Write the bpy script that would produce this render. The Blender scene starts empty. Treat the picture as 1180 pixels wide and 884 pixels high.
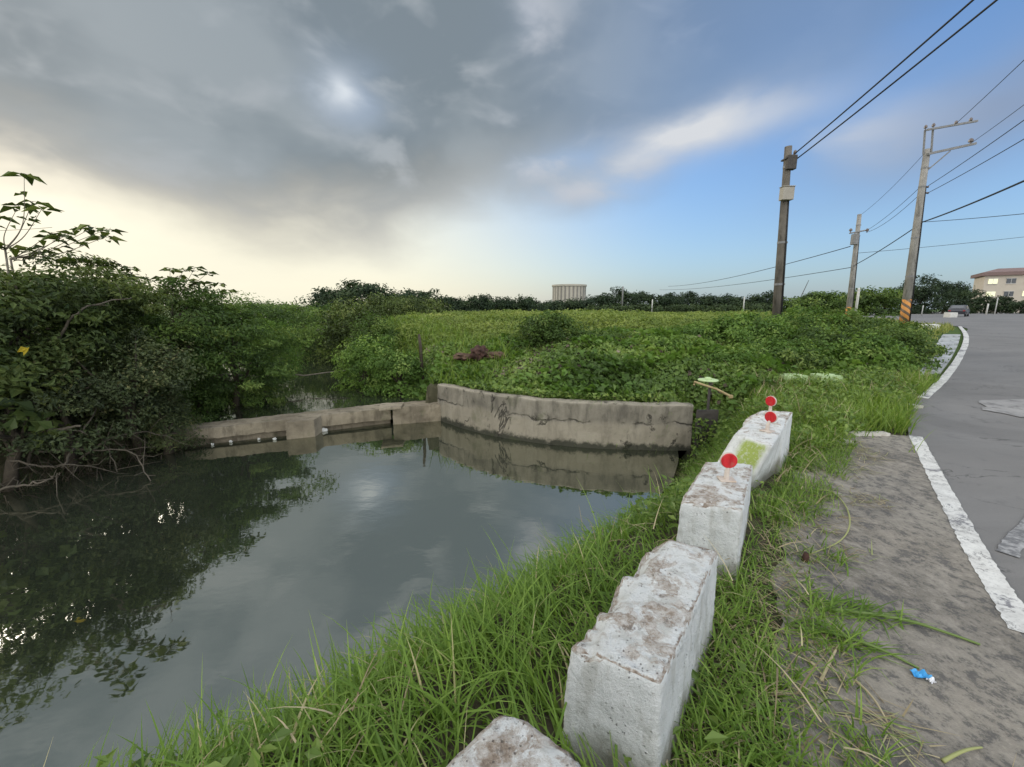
import bpy, bmesh, math, random
import numpy as np
from mathutils import Vector, Matrix, noise as mnoise

random.seed(7)
RNG = np.random.default_rng(11)
scene = bpy.context.scene
COL = scene.collection
R = math.radians

# ------------------------------------------------------------------ camera
FPX, W0, H0, HOR = 480.0, 1180.0, 884.0, 356.0
CAMZ = 1.6
PITCH = math.atan((H0 / 2 - HOR) / FPX)
SP, CP = math.sin(PITCH), math.cos(PITCH)
cd = bpy.data.cameras.new("camera")
cam = bpy.data.objects.new("camera", cd)
COL.objects.link(cam)
cam.location = (0, 0, CAMZ)
cam.rotation_euler = (math.pi / 2 - PITCH, 0, 0)
cd.sensor_width = 36
cd.lens = FPX / W0 * 36
cd.clip_start = 0.05
cd.clip_end = 6000
scene.camera = cam
scene.view_settings.view_transform = 'Standard'
scene.view_settings.look = 'None'
scene.view_settings.gamma = 1
scene.view_settings.exposure = 0.4
scene.render.resolution_x, scene.render.resolution_y = 1024, 767
scene.cycles.max_bounces = 6
scene.cycles.diffuse_bounces = 3
scene.cycles.glossy_bounces = 3
scene.cycles.transmission_bounces = 4
scene.cycles.transparent_max_bounces = 4
scene.cycles.use_denoising = True
scene.cycles.sample_clamp_indirect = 6


def ray(px, py):
    u, v = (px - W0 / 2) / FPX, (H0 / 2 - py) / FPX
    return np.array([u, CP + v * SP, -SP + v * CP])


def at_z(px, py, z):
    d = ray(px, py)
    t = (z - CAMZ) / d[2]
    return np.array([d[0] * t, d[1] * t, z])


def at_y(px, py, Y):
    d = ray(px, py)
    t = Y / d[1]
    return np.array([d[0] * t, Y, CAMZ + d[2] * t])


# ------------------------------------------------------------------ numeric helpers
def smooth(a, b, x):
    t = np.clip((np.asarray(x, float) - a) / (b - a), 0, 1)
    return t * t * (3 - 2 * t)


_perm = np.random.default_rng(5).random((256, 256))


def vnoise(x, y):
    x = np.asarray(x, float); y = np.asarray(y, float)
    xi = np.floor(x).astype(int); yi = np.floor(y).astype(int)
    fx = x - xi; fy = y - yi
    fx = fx * fx * (3 - 2 * fx); fy = fy * fy * (3 - 2 * fy)
    a = _perm[xi & 255, yi & 255]; b = _perm[(xi + 1) & 255, yi & 255]
    c = _perm[xi & 255, (yi + 1) & 255]; d = _perm[(xi + 1) & 255, (yi + 1) & 255]
    return (a * (1 - fx) + b * fx) * (1 - fy) + (c * (1 - fx) + d * fx) * fy


def fbm(x, y, o=4):
    s, a, t = 0, 1.0, 0
    for i in range(o):
        s = s + a * vnoise(x * 2 ** i + 17.3 * i, y * 2 ** i + 5.1 * i); t += a; a *= .5
    return s / t


def sdf_poly(x, y, poly):
    """signed distance to a polygon, negative inside"""
    x = np.asarray(x, float); y = np.asarray(y, float)
    P = np.asarray(poly, float); n = len(P)
    d = np.full(x.shape, 1e18); inside = np.zeros(x.shape, bool)
    for i in range(n):
        ax, ay = P[i]; bx, by = P[(i + 1) % n]
        ex, ey = bx - ax, by - ay
        wx, wy = x - ax, y - ay
        t = np.clip((wx * ex + wy * ey) / (ex * ex + ey * ey + 1e-12), 0, 1)
        d = np.minimum(d, (wx - ex * t) ** 2 + (wy - ey * t) ** 2)
        c = ((ay > y) != (by > y)) & (x < (bx - ax) * (y - ay) / (by - ay + 1e-12) + ax)
        inside ^= c
    d = np.sqrt(d)
    return np.where(inside, -d, d)


def dist_line(x, y, pts):
    P = np.asarray(pts, float)
    d = np.full(np.shape(x), 1e18)
    for i in range(len(P) - 1):
        ax, ay = P[i][:2]; bx, by = P[i + 1][:2]
        ex, ey = bx - ax, by - ay
        t = np.clip(((x - ax) * ex + (y - ay) * ey) / (ex * ex + ey * ey + 1e-12), 0, 1)
        d = np.minimum(d, (x - ax - ex * t) ** 2 + (y - ay - ey * t) ** 2)
    return np.sqrt(d)


def catmull(pts, n):
    P = np.asarray(pts, float)
    P = np.vstack([2 * P[0] - P[1], P, 2 * P[-1] - P[-2]])
    out = []
    m = len(P) - 3
    for i in range(m):
        p0, p1, p2, p3 = P[i:i + 4]
        for t in np.linspace(0, 1, n, endpoint=False):
            out.append(.5 * (2 * p1 + (p2 - p0) * t + (2 * p0 - 5 * p1 + 4 * p2 - p3) * t * t + (3 * p1 - p0 - 3 * p2 + p3) * t ** 3))
    out.append(P[-2])
    return np.array(out)


# ------------------------------------------------------------------ object helpers
def tag(o, label=None, cat=None, group=None, kind=None):
    if label: o['label'] = label
    if cat: o['category'] = cat
    if group: o['group'] = group
    if kind: o['kind'] = kind
    return o


def empty(name, loc=(0, 0, 0), label=None, cat=None, group=None, rz=0):
    o = bpy.data.objects.new(name, None)
    COL.objects.link(o)
    o.location = tuple(float(v) for v in loc); o.rotation_euler = (0, 0, rz)
    o.empty_display_size = .1
    return tag(o, label, cat, group)


def link_mesh(name, me, mat, parent=None, origin=None):
    o = bpy.data.objects.new(name, me)
    COL.objects.link(o)
    if mat and not me.materials: me.materials.append(mat)
    if parent is not None:
        o.parent = parent
    elif origin is not None:
        o.location = tuple(float(v) for v in origin)
    return o


def np_mesh(name, verts, faces, mat, parent=None, origin=None, attrs=None, smooth_sh=False):
    """faces: (N,k) int array or list of lists; verts are world coordinates, moved into the parent's/origin's frame"""
    v = np.asarray(verts, float)
    if parent is not None:
        v = v - world_of(parent)
    elif origin is not None:
        v = v - np.asarray(origin, float)
    me = bpy.data.meshes.new(name)
    if isinstance(faces, np.ndarray):
        n, k = faces.shape
        me.vertices.add(len(v)); me.vertices.foreach_set("co", v.astype(np.float32).ravel())
        me.loops.add(n * k); me.loops.foreach_set("vertex_index", faces.astype(np.int32).ravel())
        me.polygons.add(n)
        me.polygons.foreach_set("loop_start", np.arange(0, n * k, k, dtype=np.int32))
        me.polygons.foreach_set("loop_total", np.full(n, k, dtype=np.int32))
        me.update(calc_edges=True)
    else:
        me.from_pydata([tuple(p) for p in v], [], faces)
        me.update()
    if attrs:
        for kx, a in attrs.items():
            at = me.attributes.new(kx, 'FLOAT', 'POINT')
            at.data.foreach_set("value", np.asarray(a, np.float32))
    me.polygons.foreach_set("use_smooth", np.full(len(me.polygons), smooth_sh))
    return link_mesh(name, me, mat, parent, origin)


def world_of(o):
    p = np.zeros(3)
    while o is not None:
        p = p + np.array(o.location); o = o.parent
    return p


def tube_arrays(pts, radii, seg=8, cap=True):
    P = np.asarray(pts, float); n = len(P)
    rad = np.broadcast_to(np.asarray(radii, float), (n,))
    T = np.gradient(P, axis=0) if n > 2 else np.repeat([P[1] - P[0]], 2, 0)
    T /= np.linalg.norm(T, axis=1, keepdims=True) + 1e-9
    ref = np.array([0, 0, 1.0]) if abs(T[0][2]) < .9 else np.array([1.0, 0, 0])
    V = []; F = []
    for i in range(n):
        a = np.cross(T[i], ref); a /= np.linalg.norm(a) + 1e-9
        b = np.cross(T[i], a)
        for k in range(seg):
            th = 2 * math.pi * k / seg
            V.append(P[i] + rad[i] * (math.cos(th) * a + math.sin(th) * b))
    for i in range(n - 1):
        for k in range(seg):
            k2 = (k + 1) % seg
            F.append([i * seg + k, i * seg + k2, (i + 1) * seg + k2, (i + 1) * seg + k])
    if cap:
        F.append(list(range(seg))[::-1]); F.append([(n - 1) * seg + k for k in range(seg)])
    return V, F


class MB:
    def __init__(s): s.v = []; s.f = []
    def add(s, V, F):
        b = len(s.v); s.v += [tuple(p) for p in V]; s.f += [[i + b for i in f] for f in F]; return s
    def tube(s, pts, radii, seg=8): return s.add(*tube_arrays(pts, radii, seg))
    def box(s, c, size, rz=0, rx=0, ry=0):
        M = Matrix.Rotation(rz, 3, 'Z') @ Matrix.Rotation(ry, 3, 'Y') @ Matrix.Rotation(rx, 3, 'X')
        V = []
        for dx in (-.5, .5):
            for dy in (-.5, .5):
                for dz in (-.5, .5):
                    p = M @ Vector((dx * size[0], dy * size[1], dz * size[2]))
                    V.append((c[0] + p.x, c[1] + p.y, c[2] + p.z))
        return s.add(V, [[0, 1, 3, 2], [4, 6, 7, 5], [0, 4, 5, 1], [2, 3, 7, 6], [0, 2, 6, 4], [1, 5, 7, 3]])
    def build(s, name, mat, parent=None, origin=None, sm=False, bevel=0):
        o = np_mesh(name, np.array(s.v), s.f, mat, parent, origin, smooth_sh=sm)
        if bevel:
            m = o.modifiers.new("bevel", 'BEVEL'); m.width = bevel; m.segments = 2; m.limit_method = 'ANGLE'
        return o


# ------------------------------------------------------------------ material helpers
def new_mat(name):
    m = bpy.data.materials.new(name); m.use_nodes = True
    nt = m.node_tree; nt.nodes.clear()
    out = nt.nodes.new('ShaderNodeOutputMaterial')
    return m, nt, out


def ramp(nt, fac, stops, interp='LINEAR'):
    n = nt.nodes.new('ShaderNodeValToRGB')
    n.color_ramp.interpolation = interp
    els = n.color_ramp.elements
    while len(els) < len(stops): els.new(.5)
    for e, (p, c) in zip(els, stops):
        e.position = p; e.color = (*c, 1) if len(c) == 3 else c
    nt.links.new(fac, n.inputs[0])
    return n.outputs[0]


def tex_noise(nt, scale, detail=6, rough=.6, vec=None, dist=0):
    n = nt.nodes.new('ShaderNodeTexNoise')
    n.inputs['Scale'].default_value = scale; n.inputs['Detail'].default_value = detail
    n.inputs['Roughness'].default_value = rough; n.inputs['Distortion'].default_value = dist
    if vec is not None: nt.links.new(vec, n.inputs['Vector'])
    return n.outputs[0]


def geo_pos(nt):
    return nt.nodes.new('ShaderNodeNewGeometry').outputs['Position']


def mixc(nt, fac, a, b, mode='MIX'):
    n = nt.nodes.new('ShaderNodeMix'); n.data_type = 'RGBA'; n.blend_type = mode
    for s, v in ((n.inputs[0], fac), (n.inputs[6], a), (n.inputs[7], b)):
        if isinstance(v, bpy.types.NodeSocket): nt.links.new(v, s)
        elif isinstance(v, (int, float)): s.default_value = v
        else: s.default_value = (*v, 1)
    return n.outputs[2]


def mth(nt, op, a, b=0.0, c=0.0, clamp=False):
    n = nt.nodes.new('ShaderNodeMath'); n.operation = op; n.use_clamp = clamp
    for s, v in zip(n.inputs, (a, b, c)):
        if isinstance(v, bpy.types.NodeSocket): nt.links.new(v, s)
        else: s.default_value = v
    return n.outputs[0]


def principled(nt, out, color, rough=.8, spec=.3, bump=None, bump_d=.02, bump_s=.6, metal=0):
    p = nt.nodes.new('ShaderNodeBsdfPrincipled')
    if isinstance(color, bpy.types.NodeSocket): nt.links.new(color, p.inputs['Base Color'])
    else: p.inputs['Base Color'].default_value = (*color, 1)
    if isinstance(rough, bpy.types.NodeSocket): nt.links.new(rough, p.inputs['Roughness'])
    else: p.inputs['Roughness'].default_value = rough
    p.inputs['Specular IOR Level'].default_value = spec
    p.inputs['Metallic'].default_value = metal
    if bump is not None:
        b = nt.nodes.new('ShaderNodeBump'); b.inputs['Distance'].default_value = bump_d; b.inputs['Strength'].default_value = bump_s
        nt.links.new(bump, b.inputs['Height']); nt.links.new(b.outputs[0], p.inputs['Normal'])
    nt.links.new(p.outputs[0], out.inputs[0])
    return p


def foliage_mat(name, stops, transl=.3, rough=.55, patch=0.0, patch_scale=.6):
    """leaf colour from a per-leaf random tint, thin-leaf translucency"""
    m, nt, out = new_mat(name)
    a = nt.nodes.new('ShaderNodeAttribute'); a.attribute_name = 'tint'
    fac = a.outputs['Fac']
    if patch:
        n = tex_noise(nt, patch_scale, 3, .5, geo_pos(nt))
        fac = mth(nt, 'ADD', fac, mth(nt, 'MULTIPLY', mth(nt, 'SUBTRACT', n, .5), patch), clamp=True)
    c = ramp(nt, fac, stops)
    p = nt.nodes.new('ShaderNodeBsdfPrincipled')
    nt.links.new(c, p.inputs['Base Color']); p.inputs['Roughness'].default_value = rough
    p.inputs['Specular IOR Level'].default_value = .25
    t = nt.nodes.new('ShaderNodeBsdfTranslucent')
    tc = mixc(nt, 1.0, c, (1.25, 1.3, .6), 'MULTIPLY'); nt.links.new(tc, t.inputs[0])
    mx = nt.nodes.new('ShaderNodeMixShader'); mx.inputs[0].default_value = transl
    nt.links.new(p.outputs[0], mx.inputs[1]); nt.links.new(t.outputs[0], mx.inputs[2])
    nt.links.new(mx.outputs[0], out.inputs[0])
    return m


def plain_mat(name, c1, c2=None, scale=4, rough=.8, spec=.3, bump=0, metal=0, bd=.01):
    m, nt, out = new_mat(name)
    tc = nt.nodes.new('ShaderNodeTexCoord').outputs['Object']
    n = tex_noise(nt, scale, 7, .65, tc)
    col = ramp(nt, n, [(.3, c1), (.7, c2 or tuple(x * .7 for x in c1))])
    principled(nt, out, col, rough, spec, n if bump else None, bd, bump or .1, metal)
    return m


# ------------------------------------------------------------------ WORLD
SUN_AZ, SUN_EL = -52.0, 17.0
world = bpy.data.worlds.new("World"); scene.world = world; world.use_nodes = True
nt = world.node_tree; nt.nodes.clear()
wout = nt.nodes.new('ShaderNodeOutputWorld'); bg = nt.nodes.new('ShaderNodeBackground')
bg.inputs[1].default_value = .1
nt.links.new(bg.outputs[0], wout.inputs[0])
sky = nt.nodes.new('ShaderNodeTexSky'); sky.sky_type = 'NISHITA'; sky.sun_disc = False
sky.sun_elevation = R(SUN_EL); sky.sun_rotation = R(SUN_AZ); sky.air_density = 1.0; sky.dust_density = 1.6; sky.ozone_density = 2.2
tcw = nt.nodes.new('ShaderNodeTexCoord').outputs['Generated']
sep = nt.nodes.new('ShaderNodeSeparateXYZ'); nt.links.new(tcw, sep.inputs[0])
AZ = mth(nt, 'MULTIPLY', mth(nt, 'ARCTAN2', sep.outputs[0], sep.outputs[1]), 57.29578)
EL = mth(nt, 'MULTIPLY', mth(nt, 'ARCSINE', sep.outputs[2]), 57.29578)


def azel(px, py):
    d = ray(px, py); return math.degrees(math.atan2(d[0], d[1])), math.degrees(math.asin(d[2] / np.linalg.norm(d)))


def smst(nt, a, b, x):
    n = nt.nodes.new('ShaderNodeMapRange'); n.interpolation_type = 'SMOOTHSTEP'
    n.inputs[1].default_value = a; n.inputs[2].default_value = b
    nt.links.new(x, n.inputs[0]); return n.outputs[0]


def fcurve(nt, x, x0, x1, pts):
    """piecewise-smooth function of x in degrees"""
    t = mth(nt, 'DIVIDE', mth(nt, 'SUBTRACT', x, x0), x1 - x0, clamp=True)
    n = nt.nodes.new('ShaderNodeFloatCurve'); cu = n.mapping.curves[0]
    n.mapping.use_clip = False
    n.mapping.clip_max_y = 2
    pp = [((p - x0) / (x1 - x0), q / 90.0) for p, q in pts]
    while len(cu.points) < len(pp): cu.points.new(.5, .5)
    for cp_, (p, q) in zip(cu.points, pp): cp_.location = (p, q)
    n.mapping.update()
    nt.links.new(t, n.inputs[1])
    return mth(nt, 'MULTIPLY', n.outputs[0], 90.0)


def wvec(sx, sy, ox=0, oy=0):
    c = nt.nodes.new('ShaderNodeCombineXYZ')
    nt.links.new(mth(nt, 'MULTIPLY_ADD', AZ, sx, ox), c.inputs[0]); nt.links.new(mth(nt, 'MULTIPLY_ADD', EL, sy, oy), c.inputs[1])
    return c.outputs[0]


nz1 = tex_noise(nt, 1, 4, .5, wvec(.045, .085, 3, 1), .3)       # large billows
nz2 = tex_noise(nt, 1, 4, .52, wvec(.10, .19, 11, 4), .3)       # finer
nz3 = tex_noise(nt, 1, 5, .6, wvec(.035, .12, 20, 9), .4)      # streaks


def blob(px, py, wx, wy, rot=0):
    """soft elliptical patch of sky around the direction of an azimuth/elevation; widths in degrees"""
    a, e = azel(px, py)
    c, s = math.cos(R(rot)), math.sin(R(rot))
    da = mth(nt, 'ADD', mth(nt, 'SUBTRACT', AZ, a), mth(nt, 'MULTIPLY', mth(nt, 'SUBTRACT', nz2, .5), 9))
    de = mth(nt, 'ADD', mth(nt, 'SUBTRACT', EL, e), mth(nt, 'MULTIPLY', mth(nt, 'SUBTRACT', nz1, .5), 6))
    u = mth(nt, 'DIVIDE', mth(nt, 'ADD', mth(nt, 'MULTIPLY', da, c), mth(nt, 'MULTIPLY', de, s)), wx)
    v = mth(nt, 'DIVIDE', mth(nt, 'SUBTRACT', mth(nt, 'MULTIPLY', de, c), mth(nt, 'MULTIPLY', da, s)), wy)
    r2 = mth(nt, 'ADD', mth(nt, 'MULTIPLY', u, u), mth(nt, 'MULTIPLY', v, v))
    return mth(nt, 'POWER', 2.71828, mth(nt, 'MULTIPLY', r2, -1))


# lower edge of the big grey cloud bank, azimuth -> elevation
edge_px = [(0, 205), (90, 225), (190, 248), (290, 270), (390, 272), (470, 258), (560, 228), (680, 212), (800, 180), (890, 135), (980, 80), (1060, 20)]
pts = [azel(*p) for p in edge_px]
pts = [(-180, 30), (-110, 18), (-70, 10)] + pts + [(60, 34), (100, 45), (180, 50)]
EB = fcurve(nt, AZ, -180, 180, pts)
dE = mth(nt, 'SUBTRACT', EL, EB)
dE = mth(nt, 'ADD', dE, mth(nt, 'MULTIPLY', mth(nt, 'SUBTRACT', nz1, .5), 10))
dE = mth(nt, 'ADD', dE, mth(nt, 'MULTIPLY', mth(nt, 'SUBTRACT', nz2, .5), 6))
m_main = smst(nt, -4.5, 4.5, dE)
left = smst(nt, 10, -35, AZ)                                  # 1 towards the evening glow
# hole in the cloud with a bright patch
hole = blob(392, 103, 1.9, 1.3)
holeb = blob(405, 112, 4.2, 2.6, -15)
hole2 = blob(620, 20, 3.0, 3.0)
hole3 = blob(650, 180, 7, 1.6, 8)
m_main = mth(nt, 'MULTIPLY', m_main, mth(nt, 'SUBTRACT', 1.0, mth(nt, 'MULTIPLY', hole3, .5)), clamp=True)
thin = smst(nt, -8, 44, AZ)
m_main = mth(nt, 'MULTIPLY', m_main, mth(nt, 'SUBTRACT', .97, mth(nt, 'MULTIPLY', thin, .5)))
skyc = sky.outputs[0]
skyc = mixc(nt, 1.0, skyc, mixc(nt, smst(nt, -20, 32, AZ), (1.1, 1.1, 1.1), (1.2, 1.5, 1.85)), 'MULTIPLY')
# pale evening haze near the horizon, warm on the left
hz = mth(nt, 'POWER', 2.71828, mth(nt, 'DIVIDE', mth(nt, 'MULTIPLY', mth(nt, 'MAXIMUM', EL, 0), -1), 8.0))
leftw = smst(nt, 24, -34, AZ)
leftlim = mth(nt, 'MULTIPLY', leftw, smst(nt, -110, -70, AZ))
hazec = mixc(nt, leftlim, (3.5, 4.1, 4.9), (6.5, 6.2, 5.1))
skyc = mixc(nt, mth(nt, 'MULTIPLY', hz, mth(nt, 'MULTIPLY_ADD', leftlim, .1, .62)), skyc, hazec)
glow = mth(nt, 'MULTIPLY', leftlim, smst(nt, 30, 8, EL))
skyc = mixc(nt, mth(nt, 'MULTIPLY', glow, .95), skyc, mixc(nt, nz3, (7.7, 7.5, 6.0), (6.6, 6.3, 5.2)))
# thin white clouds
white = mth(nt, 'MULTIPLY', blob(800, 160, 11, 2.4, 10), 1.0)
white = mth(nt, 'MAXIMUM', white, mth(nt, 'MULTIPLY', blob(1010, 150, 5, 3.2), .35))
g2 = mth(nt, 'MULTIPLY', blob(1140, 130, 12, 4.2, 12), .75)
skyc = mixc(nt, g2, skyc, (2.1, 2.5, 3.3))
# grey bank colour: slate, paler where thin
dark = mixc(nt, smst(nt, .38, .62, nz1), (1.60, 1.95, 2.22), (2.4, 2.75, 3.0))
dark = mixc(nt, smst(nt, .5, .72, nz2), dark, (2.9, 3.2, 3.45))
warm = mth(nt, 'MULTIPLY', leftlim, smst(nt, 9, 0, dE))
dark = mixc(nt, mth(nt, 'MULTIPLY', warm, .6), dark, (4.6, 4.2, 3.5))
blueish = mixc(nt, mth(nt, 'MULTIPLY', thin, .85), dark, (1.55, 2.2, 3.3))
skyc = mixc(nt, m_main, skyc, blueish)
skyc = mixc(nt, mth(nt, 'MULTIPLY', white, mth(nt, 'MULTIPLY_ADD', nz2, 2.2, -.1), clamp=True), skyc, (5.2, 5.4, 5.7))
wisp = mth(nt, 'MULTIPLY', mth(nt, 'MAXIMUM', blob(640, 185, 6, 1.6, 20), mth(nt, 'MAXIMUM', blob(625, 25, 3.2, 3.5, 40), blob(700, 210, 8, 1.2, 8))), smst(nt, .42, .64, nz2), clamp=True)
skyc = mixc(nt, mth(nt, 'MULTIPLY', wisp, .75), skyc, (4.3, 4.5, 4.9))
skyc = mixc(nt, mth(nt, 'MULTIPLY', holeb, .55), skyc, (2.6, 3.4, 4.7))
skyc = mixc(nt, mth(nt, 'MULTIPLY', hole, .9), skyc, (5.6, 6.0, 6.4))
skyc = mixc(nt, mth(nt, 'MULTIPLY', hole2, .5), skyc, (3.0, 3.4, 4.0))
# behind the camera and high overhead unseen cloud is brightened to add fill light
back = mth(nt, 'MAXIMUM', smst(nt, .0, -.6, sep.outputs[1]), smst(nt, 50, 78, EL))
backc = mixc(nt, smst(nt, .35, .65, nz1), (12, 13, 14.5), (22, 22.0, 21.4))
skyc = mixc(nt, back, skyc, backc)
nt.links.new(skyc, bg.inputs[0])

sl = bpy.data.lights.new("sun", 'SUN'); sl.energy = 1.3; sl.angle = R(24); sl.color = (1.0, .93, .80)
so = bpy.data.objects.new("sun", sl); COL.objects.link(so)
SE = 30.0
sd = Vector((math.sin(R(SUN_AZ)) * math.cos(R(SUN_EL)), math.cos(R(SUN_AZ)) * math.cos(R(SUN_EL)), math.sin(R(SUN_EL))))
so.rotation_euler = (-sd).to_track_quat('-Z', 'Y').to_euler()
so.location = (-20, 20, 30)

# ------------------------------------------------------------------ LAYOUT
ZW = -1.0          # pond level
ZC = -0.74         # creek level above the weir
wall_base = [at_z(*p, ZW)[:2] for p in [(504, 484), (530, 493), (565, 502), (620, 511), (680, 516.5), (740, 519), (796, 520)]]
weir_front = [at_z(*p, ZW)[:2] for p in [(196, 520), (265, 512), (340, 504), (440, 491), (506, 484.5)]]
near_edge = [(-9.0, -3.6), (-5.0, -.55), (-2.75, 1.25), (-1.78, 2.0), (-.9, 2.72), (-.12, 3.38), (.72, 4.12), (1.65, 4.95), (2.45, 6.0), (2.9, 6.9)]
left_edge = [at_z(*p, ZW)[:2] for p in [(196, 522), (150, 533), (90, 548), (0, 574)]] + [np.array((-8.6, 4.2)), np.array((-13, -3.0))]
POND = [tuple(p) for p in near_edge] + [tuple(p) for p in wall_base[::-1]] + [tuple(p) for p in weir_front[::-1][1:]] + [tuple(p) for p in left_edge[1:]]
wf0, wf1 = weir_front[0], weir_front[-1]
CREEK = [tuple(wf0 + (0.3, -.1)), tuple(wf1 + (0, -.1)), (-2.7, 10.6), (-4.3, 13.0), (-6.2, 16.5), (-10, 22), (-19, 31), (-23, 28), (-13.5, 20), (-9.9, 15.5), (-7.6, 12.0), (-6.6, 9.6)]


def base_h(x, y):
    r = np.hypot(x, y)
    t = .6 * smooth(7, 27, r) * smooth(-14, -4, x + .35 * y)
    fld = smooth(.2, 4.0, dist_line(x, y, WALLLINE)) * smooth(7.0, 9.5, y + .12 * x) * smooth(6.5, 3.5, x - .25 * (y - 7))
    t = t + .30 * fld * smooth(60, 20, r)
    return t


WALLLINE = [tuple(p) for p in wall_base]

# road: left edge (pixels seen on the ground) lofted to a far right edge
G_simple = lambda x, y: .6 * smooth(7, 27, np.hypot(x, y)) * smooth(-14, -4, x + .35 * y)


def on_ground(px, py):
    d = ray(px, py); t = .3
    for _ in range(4000):
        p = d * t
        if CAMZ + p[2] <= float(G_simple(p[0], p[1])): break
        t *= 1.0025
    return np.array([p[0], p[1], CAMZ + p[2]])


edge_pix = [(1300, 1010), (1200, 800), (1165, 733), (1110, 640), (1072, 560), (1047, 503), (1052, 470), (1063, 455), (1086, 432), (1101, 412), (1109, 396), (1110, 385), (1104, 376.5)]
road_left = np.array([on_ground(*p)[:2] for p in edge_pix])
extra = np.array([(31.5, 35), (35, 46), (46, 70), (100, 140)])
road_left = np.vstack([road_left, extra])
road_right = np.array([(3.0, -4.5), (6.5, -4.0), (8.5, -3.0), (9.6, -1.6), (10.6, -.6), (11.8, .5), (13, 1.5), (14.2, 2.8), (18, 6), (24, 10), (32, 14), (42, 18), (60, 24), (85, 34), (110, 50), (150, 80), (190, 150)], float)
RL = catmull(road_left, 6); RR = catmull(road_right, 6)
ROADPOLY = [tuple(p) for p in RL] + [tuple(p) for p in RR[::-1]]


def ground_h(x, y):
    x = np.asarray(x, float); y = np.asarray(y, float)
    top = base_h(x, y)
    d1 = sdf_poly(x, y, POND); d2 = sdf_poly(x, y, CREEK)
    d = np.minimum(d1, d2)
    dw = dist_line(x, y, WALLLINE)
    # bank width: steep behind the wall, gentler on the grassy sides
    bw = 1.25 + .35 * (vnoise(x * .9, y * .9) - .5)
    bw = bw + .6 * smooth(7.0, 9.0, y)
    k = smooth(0, 1, d / bw)
    z = -1.25 + (top + 1.25) * k
    z = np.where(d < 0, -1.25 - .6 * smooth(0, .8, -d), z)
    # back-fill behind the retaining wall
    yw = np.interp(x, [p[0] for p in wall_base], [p[1] for p in wall_base])
    behind = (d1 > 0) & (y > yw) & (dw < 3) & (x > wall_base[0][0] - .3) & (x < wall_base[-1][0] + .1)
    zb = -.22 + (top + .22) * smooth(.1, 3, dw)
    z = np.where(behind, np.where(dw < .16, -1.3, np.maximum(z, zb)), z)
    rd = sdf_poly(x, y, ROADPOLY)
    z = np.where(rd < .15, z - .05 * smooth(.15, -.1, rd), z)
    # lumps away from road and shoulder
    lump = smooth(.3, 1.5, rd) * smooth(.2, 1.0, d) * np.where(y > 8.5, 1, .35)
    fl = smooth(11, 15, y) * smooth(90, 40, y) * lump
    return z + (fbm(x * .5, y * .5, 3) - .5) * .25 * lump + (fbm(x * .22 + 5, y * .22, 3) - .5) * .55 * fl


# ------------------------------------------------------------------ MATERIALS
M = {}


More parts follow.
